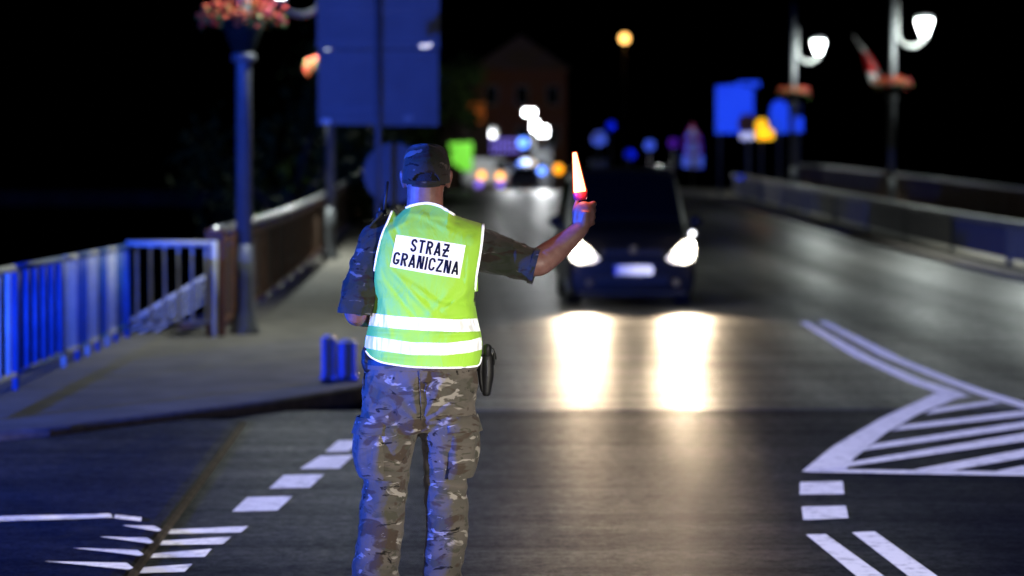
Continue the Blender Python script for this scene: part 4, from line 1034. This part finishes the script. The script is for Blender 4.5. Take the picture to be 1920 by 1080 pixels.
# back panel and lettering
PC = [(743, 440), (873, 460), (862, 522), (731, 500)]                      # corners TL TR BR BL
def panel_xy(a_, b_):                                                       # a right, b down
    tx = lerp(PC[0][0], PC[1][0], a_), lerp(PC[0][1], PC[1][1], a_); bx = lerp(PC[3][0], PC[2][0], a_), lerp(PC[3][1], PC[2][1], a_)
    bow = 2.5 * math.sin(math.pi * a_) * (b_ - 0.5) * 0.6
    return lerp(tx[0], bx[0], b_), lerp(tx[1], bx[1], b_) + bow
strip(lambda s_: (panel_xy(s_, 1.0), panel_xy(s_, 0.0)), 60, 'back_panel', 'panel', .0025, 24)
ARC = lambda cx, cy, rx, ry, a0, a1, n=7: [(cx + rx * math.cos(R(lerp(a0, a1, k / n))), cy + ry * math.sin(R(lerp(a0, a1, k / n)))) for k in range(n + 1)]
TH = 4.0                                                                    # stroke width; a letter is about 12 x 24
def glyph(ch, w, h):
    r_ = TH / 2; l, r2, t_, m_ = r_, w - r_, h - r_, h / 2; rx = (r2 - l) / 2; cx = w / 2; ry = min(rx * 1.25, h * .24)
    if ch == 'T': return [[(0, t_), (w, t_)], [(cx, 0), (cx, h - TH)]]
    if ch == 'I': return [[(cx, 0), (cx, h)]]
    if ch == 'N': return [[(l, 0), (l, h)], [(r2, 0), (r2, h)], [(l + r_, h - .5), (r2 - r_, .5)]]
    if ch == 'A': return [[(r_ * .8, 0), (cx, h)], [(w - r_ * .8, 0), (cx, h)], [(w * .30, h * .27), (w * .70, h * .27)]]
    if ch in 'Zz':
        g = [[(0.3, t_), (w - .3, t_)], [(0, r_), (w, r_)], [(w - r_, h - TH), (r_, TH)]]
        return g + ([[(-.4, m_), (w + .4, m_)]] if ch == 'z' else [])
    if ch == 'R': return [[(l, 0), (l, h)], [(TH, t_), (cx, t_)] + ARC(cx, h - r_ - h * .20, rx, h * .20, 80, -80) + [(cx, h - r_ - h * .40), (TH, h - r_ - h * .40)], [(cx * .98, h * .46), (r2, 0)]]
    if ch == 'C': return [ARC(cx, h - r_ - ry, rx, ry, -10, 180) + ARC(cx, r_ + ry, rx, ry, 180, 370)]
    if ch == 'G': return [ARC(cx, h - r_ - ry, rx, ry, 15, 180) + ARC(cx, r_ + ry, rx, ry, 180, 360) + [(r2, h * .46)], [(cx - .6, h * .46 - r_), (r2 - r_, h * .46 - r_)]]
    if ch == 'S': return [ARC(cx, h - r_ - ry, rx, ry, 0, 180) + [(l + .3, h * .62), (cx, h * .5), (r2 - .3, h * .38)] + ARC(cx, r_ + ry, rx, ry, 0, -180)]
def letter(ch, x0, y0, w, h):
    """x0, y0: lower left corner on the panel, 131 wide and 62 high, y down"""
    mb_ = MB()
    for q_, line in enumerate(glyph(ch, w, h)):
        pts = []                                                            # resample so the strokes follow the cloth
        for a_, b_ in zip(line, line[1:]):
            n_ = max(1, int(math.dist(a_, b_) / 2)); pts += [(lerp(a_[0], b_[0], k / n_), lerp(a_[1], b_[1], k / n_)) for k in range(n_)]
        pts.append(line[-1]); L_, R_ = [], []
        for k, p_ in enumerate(pts):
            a_, b_ = pts[max(k - 1, 0)], pts[min(k + 1, len(pts) - 1)]; d_ = math.dist(a_, b_) or 1; nx_, ny_ = -(b_[1] - a_[1]) / d_ * TH / 2, (b_[0] - a_[0]) / d_ * TH / 2
            for side_, sg in ((L_, 1), (R_, -1)):
                xx, yy_ = x0 + p_[0] + sg * nx_, y0 - (p_[1] + sg * ny_); side_.append(vest_pt(*panel_xy(xx / 131, yy_ / 62), .0045 + .00025 * q_))
        mb_.grid([L_, R_])
    mb_.build('lettering', M['letters'], vest)
x_ = 30.5
for ch, w_ in zip('STRAz', (11.5, 11.5, 12, 12.8, 11.5)):
    letter(ch, x_, 27.5, w_, 24.5); x_ += w_ + 3.2
x_ = 3.0
for ch, w_ in zip('GRANICZNA', (12.4, 12.2, 13, 12.6, 4, 12.4, 11.7, 12.6, 13)):
    letter(ch, x_, 56.5, w_, 24.5); x_ += w_ + 2.45

# --- things he carries
wd = thing('light_wand', WA, 'glowing orange traffic wand held up in the guard\'s raised hand', 'light wand')
ax = (WB - WA).normalized()
MB().tube([WA - ax * 0.035, WA + ax * 0.082], [.0165, .0185], 18, X).build('grip', M['black'], wd, smooth=True)
wl = (WB - WA).length
MB().tube([WA + ax * 0.070, WA + ax * 0.078, WA + ax * 0.098, WA + ax * 0.1], [.0205, .0265, .0285, .0275], 22, X).build('collar', mat('wand_pink_ring', (0.75, 0.05, 0.12), 0.4), wd, smooth=True)
MB().tube([WA + ax * 0.101, WA + ax * 0.11, WA + ax * (wl - .008), WA + ax * (wl - .003)], [.0225, .0235, .0085, .006], 20, X).build('light_core', glow('wand_light_core', (1.0, 0.66, 0.34), 6.0), wd, smooth=True)
m_, nt_, b_ = newmat('wand_orange_shell')
tr = nd(nt_, 'ShaderNodeBsdfTransparent'); tr.inputs[0].default_value = (1.0, 0.80, 0.62, 1)
em = nd(nt_, 'ShaderNodeEmission'); em.inputs[0].default_value = (1.0, 0.10, 0.02, 1); em.inputs[1].default_value = 1.0
mx = nd(nt_, 'ShaderNodeMixShader'); mx.inputs[0].default_value = 0.34
nt_.links.new(tr.outputs[0], mx.inputs[1]); nt_.links.new(em.outputs[0], mx.inputs[2]); nt_.links.new(mx.outputs[0], nt_.nodes['Material Output'].inputs[0])
MB().tube([WA + ax * 0.0995, WA + ax * 0.104, WA + ax * 0.112, WA + ax * (wl - .004), WA + ax * wl], [.0285, .029, .0270, .0115, .009], 22, X).build('diffuser', m_, wd, smooth=True)

q = WA + ax * 0.13 + Vector((0, -.05, 0)); lamp('wand_light', 'POINT', q, (1.0, 0.25, 0.10), 0.9, 0.02)
ho = thing('holster', W(911, 690), 'black holster with pistol on the guard\'s right hip', 'holster')
a = W(912, 690)
def loft(pts, name, mt, par, n=18): 
    mb_ = MB(); limb(mb_, pts, n, X); return mb_.build(name, M[mt], par, smooth=True)
loft([(912, 742, 0, .010, .016), (912, 738, 0, .016, .024), (912.5, 722, 0, .020, .030), (914, 700, 0, .024, .034), (914, 680, 0, .023, .034), (913.5, 668, 0, .021, .030), (913, 664, 0, .017, .026)], 'sheath', 'black', ho)
loft([(913, 670, 0, .012, .026), (913.5, 660, -.006, .015, .030), (914, 652, -.01, .0155, .031), (915, 647, -.012, .0125, .027), (915.5, 645, -.012, .006, .018)], 'pistol_grip', 'black', ho)
loft([(903, 664, 0, .010, .03), (902, 680, 0, .011, .034), (901, 700, 0, .010, .034), (903, 722, 0, .009, .03), (905, 734, 0, .006, .02)], 'leg_plate', 'black', ho)
MB().tube([W(918, 650), W(925, 654), W(929, 663), W(930, 674)], 0.002, 8).build('retention_cord', M['black'], ho, smooth=True)
loft([(926, 662, -.01, .004, .012), (926.5, 672, -.01, .005, .014), (926, 684, -.01, .004, .012)], 'hood_lever', 'black', ho)
MB().box(W(899, 676, .01), (.02, .05, .08)).build('belt_loop', M['black'], ho, bevel=0.005)
MB().box(W(914, 690, -.036), (.004, .004, .06)).build('seam', M['blackgloss'], ho)
po = thing('belt_pouch', W(698, 680), 'black belt pouch on the guard\'s left hip below the vest', 'pouch')
MB().prism([W(678, 652, -.06), W(700, 648, -.06), W(718, 684, -.06), W(716, 700, -.06), W(700, 703, -.06), W(682, 699, -.06), W(677, 680, -.06)], (0, .10, 0)).build('bag', M['black'], po, bevel=0.02, smooth=True)
MB().prism([W(680, 652, -.068), W(702, 656, -.068), W(716, 682, -.068), W(700, 690, -.068), W(682, 680, -.068)], (0, .02, 0)).build('flap', M['black'], po, bevel=0.006)
MB().tube([W(684, 700, -.03), W(681, 715, -.04), W(683, 732, -.04), W(686, 740, -.03)], 0.003, 8).build('lanyard', M['black'], po, smooth=True)
MB().ellipsoid(W(708, 699, -.072), (.006, .004, .008), 8, 6).build('snap', M['chrome'], po, smooth=True)
rd = thing('radio', W(714, 412), 'black handheld radio with antenna at the guard\'s left shoulder', 'radio')
MB().prism([W(706, 398, .03), W(719, 393, .03), W(722, 415, .03), W(712, 425, .03), W(704, 418, .03)], (0, .045, 0)).build('case', M['black'], rd, bevel=0.005)
MB().tube([W(720, 402, .05), W(723, 372, .05), W(727, 340, .05)], [.0075, .006, .0045], 10).build('antenna', M['black'], rd, smooth=True)
MB().lathe(W(713, 397, .05), [(.006, 0), (.006, .014), (.004, .016)], 10).build('knob', M['black'], rd)

# ================================================================== FAR END OF THE BRIDGE
ZF_ = zr(150)
def dotlight(px, py, Y, r, col, st, name, label, cat, base=None, pole=True, group=None):
    c = P(px, py, Y); t = thing(name, (c.x, Y, ZF_), label, cat, group)
    MB().ellipsoid(c, (r, r, r), 14, 10).build('lens', glow(name + '_lens', col, st), t, smooth=True)
    if pole: MB().tube([(c.x, Y + 0.05, ZF_ - 0.02), (c.x, Y + 0.05, c.z - r * 0.8)], 0.05, 8).build('post', M['post'], t, smooth=True)
    return t
# flood light mast, and a booth added for the glare and lit post below
Ym = 142.0; c1, c2 = P(993, 211, Ym), P(1018, 246, Ym)
t = thing('floodlight_mast', (P(1006, 300, Ym).x, Ym, ZF_), 'bright white floodlight mast at the far end of the bridge', 'floodlight')
MB().tube([(P(1006, 300, Ym).x, Ym + .3, ZF_ - .02), (P(1000, 215, Ym).x, Ym + .3, c1.z + .2)], 0.08, 10).build('mast', M['bracket'], t, smooth=True)
fm = glow('floodlight_lens', (0.95, 0.98, 1.0), 22.0)
for cc_, w_, h_ in ((c1, .62, .30), (P(1003, 236, Ym), .36, .55), (c2, .52, .52)):
    MB().box((cc_.x, Ym, cc_.z), (w_, .14, h_)).build('flood_lens', fm, t, bevel=0.02)
    MB().box((cc_.x, Ym + .12, cc_.z), (w_ + .05, .08, h_ + .05)).build('flood_housing', M['post'], t, bevel=0.02)
lamp('floodlight_beam', 'SPOT', (c2.x, Ym - .5, c2.z), (0.95, 0.98, 1.0), 3500, 0.3, aim=(c2.x + .5, Ym - 25, ZF_), size=R(130), blend=0.8)
lamp('floodlight_side', 'POINT', (c1.x - 1.2, Ym - 0.6, c1.z), (0.95, 0.98, 1.0), 1300, 0.3)
bx = P(1017, 300, Ym + 1.5); t = thing('glare_booth', (bx.x, Ym + 1.8, ZF_), 'narrow pale booth added for the glare and lit post under the floodlights', 'booth')
MB().box((bx.x, Ym + 1.8, ZF_ + 1.25), (1.15, 1.2, 2.5)).build('wall', M['bracket'], t, bevel=0.02); MB().box((bx.x, Ym + 1.8, ZF_ + 2.56), (1.4, 1.45, 0.1)).build('roof', M['post'], t)
MB().box((bx.x - .12, Ym + 1.19, ZF_ + 1.0), (.62, .03, 1.95)).build('door', M['panel_grey'], t); MB().box((bx.x - .12, Ym + 1.17, ZF_ + 1.5), (.42, .02, .6)).build('window', M['carglass'], t)
# white van across the road end, with amber lights
Yv = 150.0; a, b = P(868, 340, Yv).x, P(992, 340, Yv).x
t = thing('white_van', ((a + b) / 2, Yv, ZF_), 'white van parked sideways across the far end of the bridge', 'van')
prof = [(a, .42), (b, .42), (b, .95), (b - .25, 1.12), (b - .95, 1.25), (b - 1.55, 1.98), (a + .1, 2.02), (a, 1.9)]
MB().prism([(x, Yv, ZF_ + z) for x, z in prof], (0, 1.8, 0)).build('body', mat('van_white_paint', (0.72, 0.73, 0.74), 0.4, var=0.06), t, bevel=0.05)
MB().prism([(b - 1.0, Yv - .012, ZF_ + 1.27), (b - 1.55, Yv - .012, ZF_ + 1.85), (b - 2.1, Yv - .012, ZF_ + 1.85), (b - 2.1, Yv - .012, ZF_ + 1.27)], (0, .01, 0)).build('door_window', M['carglass'], t)
for x in (a + .75, b - .75):
    w_ = MB().tube([(x, Yv - .02, ZF_ + .33), (x, Yv + .2, ZF_ + .33)], 0.33, 20).build('wheel', M['rubber'], t); MB().tube([(x, Yv - .03, ZF_ + .33), (x, Yv, ZF_ + .33)], 0.2, 16).build('rim', M['alloy'], w_)
amb = glow('amber_lens', (1.0, 0.42, 0.05), 3.2); vio = glow('violet_lens', (0.25, 0.14, 0.9), 1.3)
for px, py, mm in ((903, 329, amb), (938, 331, amb), (898, 345, vio), (938, 345, vio)):
    q = P(px, py, Yv - .1); MB().ellipsoid(q, (.22, .06, .22), 14, 8).build('marker_light', mm, t, smooth=True)
# patrol car with blue beacons
Yp = 138.0; q = P(984, 308, Yp)
t = thing('patrol_car', (q.x, Yp, ZF_), 'patrol car with bright blue roof beacons in front of the white van', 'patrol car')
PCX = [(-.85, .25), (.85, .25), (.88, .85), (.62, 1.42), (-.62, 1.42), (-.88, .85)]
MB().prism([(q.x + x, Yp, ZF_ + z) for x, z in PCX], (0, 3.8, 0)).build('body', mat('patrol_blue_paint', (0.03, 0.06, 0.2), 0.35), t, bevel=0.08)
MB().prism([(q.x - .74, Yp - .012, ZF_ + .92), (q.x + .74, Yp - .012, ZF_ + .92), (q.x + .56, Yp - .012, ZF_ + 1.34), (q.x - .56, Yp - .012, ZF_ + 1.34)], (0, .01, 0)).build('rear_window', M['carglass'], t)
for sx in (-1, 1):
    w_ = MB().tube([(q.x + sx * .6, Yp + .7, ZF_ + .31), (q.x + sx * .84, Yp + .7, ZF_ + .31)], .31, 18).build('wheel', M['rubber'], t)
beac = glow('blue_beacon_lens', (0.10, 0.25, 1.0), 4.0); bw = glow('blue_white_beacon_lens', (0.62, 0.74, 1.0), 3.4)
MB().box((q.x + .1, Yp + 1.0, ZF_ + 1.47), (1.3, .25, .07)).build('light_bar', M['post'], t)
for px, py, mm, r in ((985, 308, bw, .30), (978, 311, beac, .26), (998, 307, glow('warm_beacon_lens', (1, .82, .6), 1.2), .2), (982, 338, beac, .24), (1003, 324, bw, .22), (981, 268, beac, .30), (1016, 320, beac, .22)):
    c = P(px, py, Yp + 1.0); MB().ellipsoid(c, (r, .1, r), 14, 10).build('beacon', mm, t, smooth=True)
MB().tube([(q.x, Yp + 1.2, ZF_ + 1.3), (P(981, 268, Yp + 1.2).x, Yp + 1.2, P(981, 268, Yp + 1.2).z - .2)], .04, 8).build('beacon_mast', M['post'], t)
dotlight(1047, 317, 134, 0.27, (1.0, 0.36, 0.01), 2.4, 'amber_beacon', 'single round amber light left of the wand', 'beacon')
dotlight(1171, 72, 215, 0.42, (1.0, 0.50, 0.12), 5.0, 'tall_lamp', 'lone small orange lamp high in the black sky', 'street lamp')
dotlight(699, 251, 160, 0.26, (0.75, 0.95, 0.85), 1.1, 'far_lamp', 'brighter of two pale dots just below the square sign backs', 'street lamp', group='far lamps')
dotlight(737, 249, 165, 0.24, (0.6, 0.75, 0.65), 0.25, 'far_lamp', 'fainter of two pale dots just below the square sign backs', 'street lamp', group='far lamps')
# green lit patch: board shape made up, its light put in as glow
Yg = 146.0; t = thing('green_glow_patch', (P(864, 340, Yg).x, Yg, ZF_), 'lit green patch left of the white van, its light put in as glow', 'green patch')
gm = glow('green_patch_glow', (0.16, 0.62, 0.03), 0.55)
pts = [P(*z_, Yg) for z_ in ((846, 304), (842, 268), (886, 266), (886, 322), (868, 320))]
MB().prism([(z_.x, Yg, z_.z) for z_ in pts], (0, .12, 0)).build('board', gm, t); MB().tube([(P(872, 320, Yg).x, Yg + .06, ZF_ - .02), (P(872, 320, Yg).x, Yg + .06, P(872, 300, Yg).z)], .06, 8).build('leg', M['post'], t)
# town house behind
Yh = 172.0; h0, h1 = P(890, 300, Yh).x, P(1062, 300, Yh).x; ht = P(960, 130, Yh).z
t = thing('town_house', ((h0 + h1) / 2, Yh, ZF_), 'dark brown town house behind the floodlights', 'house')
MB().box(((h0 + h1) / 2, Yh + 4, (ZF_ + ht) / 2), (h1 - h0, 8, ht - ZF_)).build('wall', M['brick'], t)
MB().prism([(h0 - .3, Yh - .4, ht), (h1 + .3, Yh - .4, ht), ((h0 + h1) / 2, Yh - .4, ht + 2.4)], (0, 8.8, 0)).build('roof', M['rustdark'], t)
for i in range(3):
    for j in range(2):
        x = lerp(h0, h1, (i + .5) / 3) + .1; z = ZF_ + 4.6 + j * 2.9 - .8
        if z + .8 > ht: continue
        w_ = MB().box((x, Yh - .03, z), (.95, .08, 1.4)).build('window', M['bracket'], t); MB().box((x, Yh - .075, z), (.8, .02, 1.24)).build('pane', M['carglass'], w_)
MB().box((P(1040, 330, Yh).x, Yh - .04, ZF_ + 1.05), (1.0, .06, 2.1)).build('door', M['rustdark'], t)
# led display on the house: rows of small violet lamps
ld = thing('led_display', (P(947, 272, Yh - .4).x, Yh - .4, P(947, 290, Yh).z), 'violet dotted light display on the dark house front', 'display')
rect(910, 257, 976, 289, Yh - .30, .12).build('case', M['black'], ld)
lm = glow('violet_led', (0.20, 0.15, 0.72), 1.5)
for i in range(8):
    for j in range(3):
        c = P(915 + i * 8, 263 + j * 10, Yh - .36); MB().ellipsoid(c, (.10, .04, .12), 8, 6).build('led', lm, ld, smooth=True)
# neighbouring gable; the orange lit patch on it is put in as glow
Yk = 168.0; t = thing('gable_house', (P(885, 340, Yk).x, Yk, ZF_), 'unlit gabled house with one orange lit patch put in as glow', 'house')
k0, k1, kz = P(815, 300, Yk).x, P(888, 300, Yk).x + 1.2, P(880, 238, Yk).z
MB().box(((k0 + k1) / 2, Yk + 3.4, (ZF_ + kz) / 2), (k1 - k0, 6, kz - ZF_)).build('wall', M['rustdark'], t)
MB().prism([(k0, Yk + .38, kz + .002), (k1, Yk + .38, kz + .002), ((k0 + k1) / 2, Yk + .38, kz + 3.2)], (0, 6, 0)).build('roof', M['rustdark'], t)
pts = [P(*z_, Yk) for z_ in ((862, 194), (908, 191), (908, 236), (896, 228), (884, 214), (866, 206))]
MB().prism([(z_.x, Yk + .33, z_.z) for z_ in pts], (0, .05, 0)).build('orange_patch', glow('orange_patch_glow', (0.9, 0.20, 0.02), 0.42), t)

# trees on the far bank
def tree(x, y, z, h, cr_, seed, label, nl=2600, group='trees beyond the bridge'):
    rnd = random.Random(seed); t = thing('tree', (x, y, z), label, 'tree', group); base = Vector((x, y, z))
    tk = MB(); top = base + Vector((rnd.uniform(-.4, .4), 0, h * .62))
    tk.tube([base, base + (top - base) * .5 + Vector((.15, 0, 0)), top], [h * .032, h * .024, h * .012], 10)
    tips = []
    for k in range(9):
        s0 = base + (top - base) * rnd.uniform(.45, 1); a = rnd.uniform(0, 6.28); e = s0 + Vector((math.cos(a) * cr_ * rnd.uniform(.4, .8), math.sin(a) * cr_ * .6, rnd.uniform(.1, .32) * h))
        tk.tube([s0, (s0 + e) / 2 + Vector((0, 0, .2)), e], [h * .012, h * .008, h * .004], 6); tips.append(e)
    tk.build('trunk', M['bark'], t, smooth=True)
    cb = MB(); cl = [(e + Vector((rnd.uniform(-.6, .6), rnd.uniform(-.6, .6), rnd.uniform(-.3, .7))) , cr_ * rnd.uniform(.26, .48)) for e in tips for _ in range(2)]
    for _ in range(nl):
        c_, r_ = rnd.choice(cl); v = Vector((rnd.gauss(0, 1), rnd.gauss(0, 1), rnd.gauss(0, .8))).normalized() * r_ * rnd.uniform(.45, 1.08); p_ = c_ + v; s_ = rnd.uniform(.12, .26)
        q_ = Matrix.Rotation(rnd.uniform(0, 6.28), 3, 'Z') @ Matrix.Rotation(rnd.uniform(-1.3, 1.3), 3, 'X')
        cb.add([p_ + q_ @ Vector(w_) * s_ for w_ in ((-.5, 0, 0), (0, -.8, .1), (.5, 0, 0), (0, .9, .1))], [(0, 1, 2, 3)])
    cb.build('crown', M['leaf'], t, kind='stuff')
tree(P(560, 300, 62).x, 62, -5, 10.5, 3.0, 21, 'dark leafy tree behind the gap between lamp post and square sign')
tree(P(655, 300, 78).x, 78, -5, 11.5, 3.0, 22, 'dark tree behind the square sign boards')
tree(P(865, 300, 150).x, 157, ZF_, 9.0, 2.4, 23, 'olive lit tree beside the orange glowing patch')
tree(P(785, 300, 120).x - 3, 124, -3, 10.0, 3.4, 24, 'dark tree left of the green glowing patch')
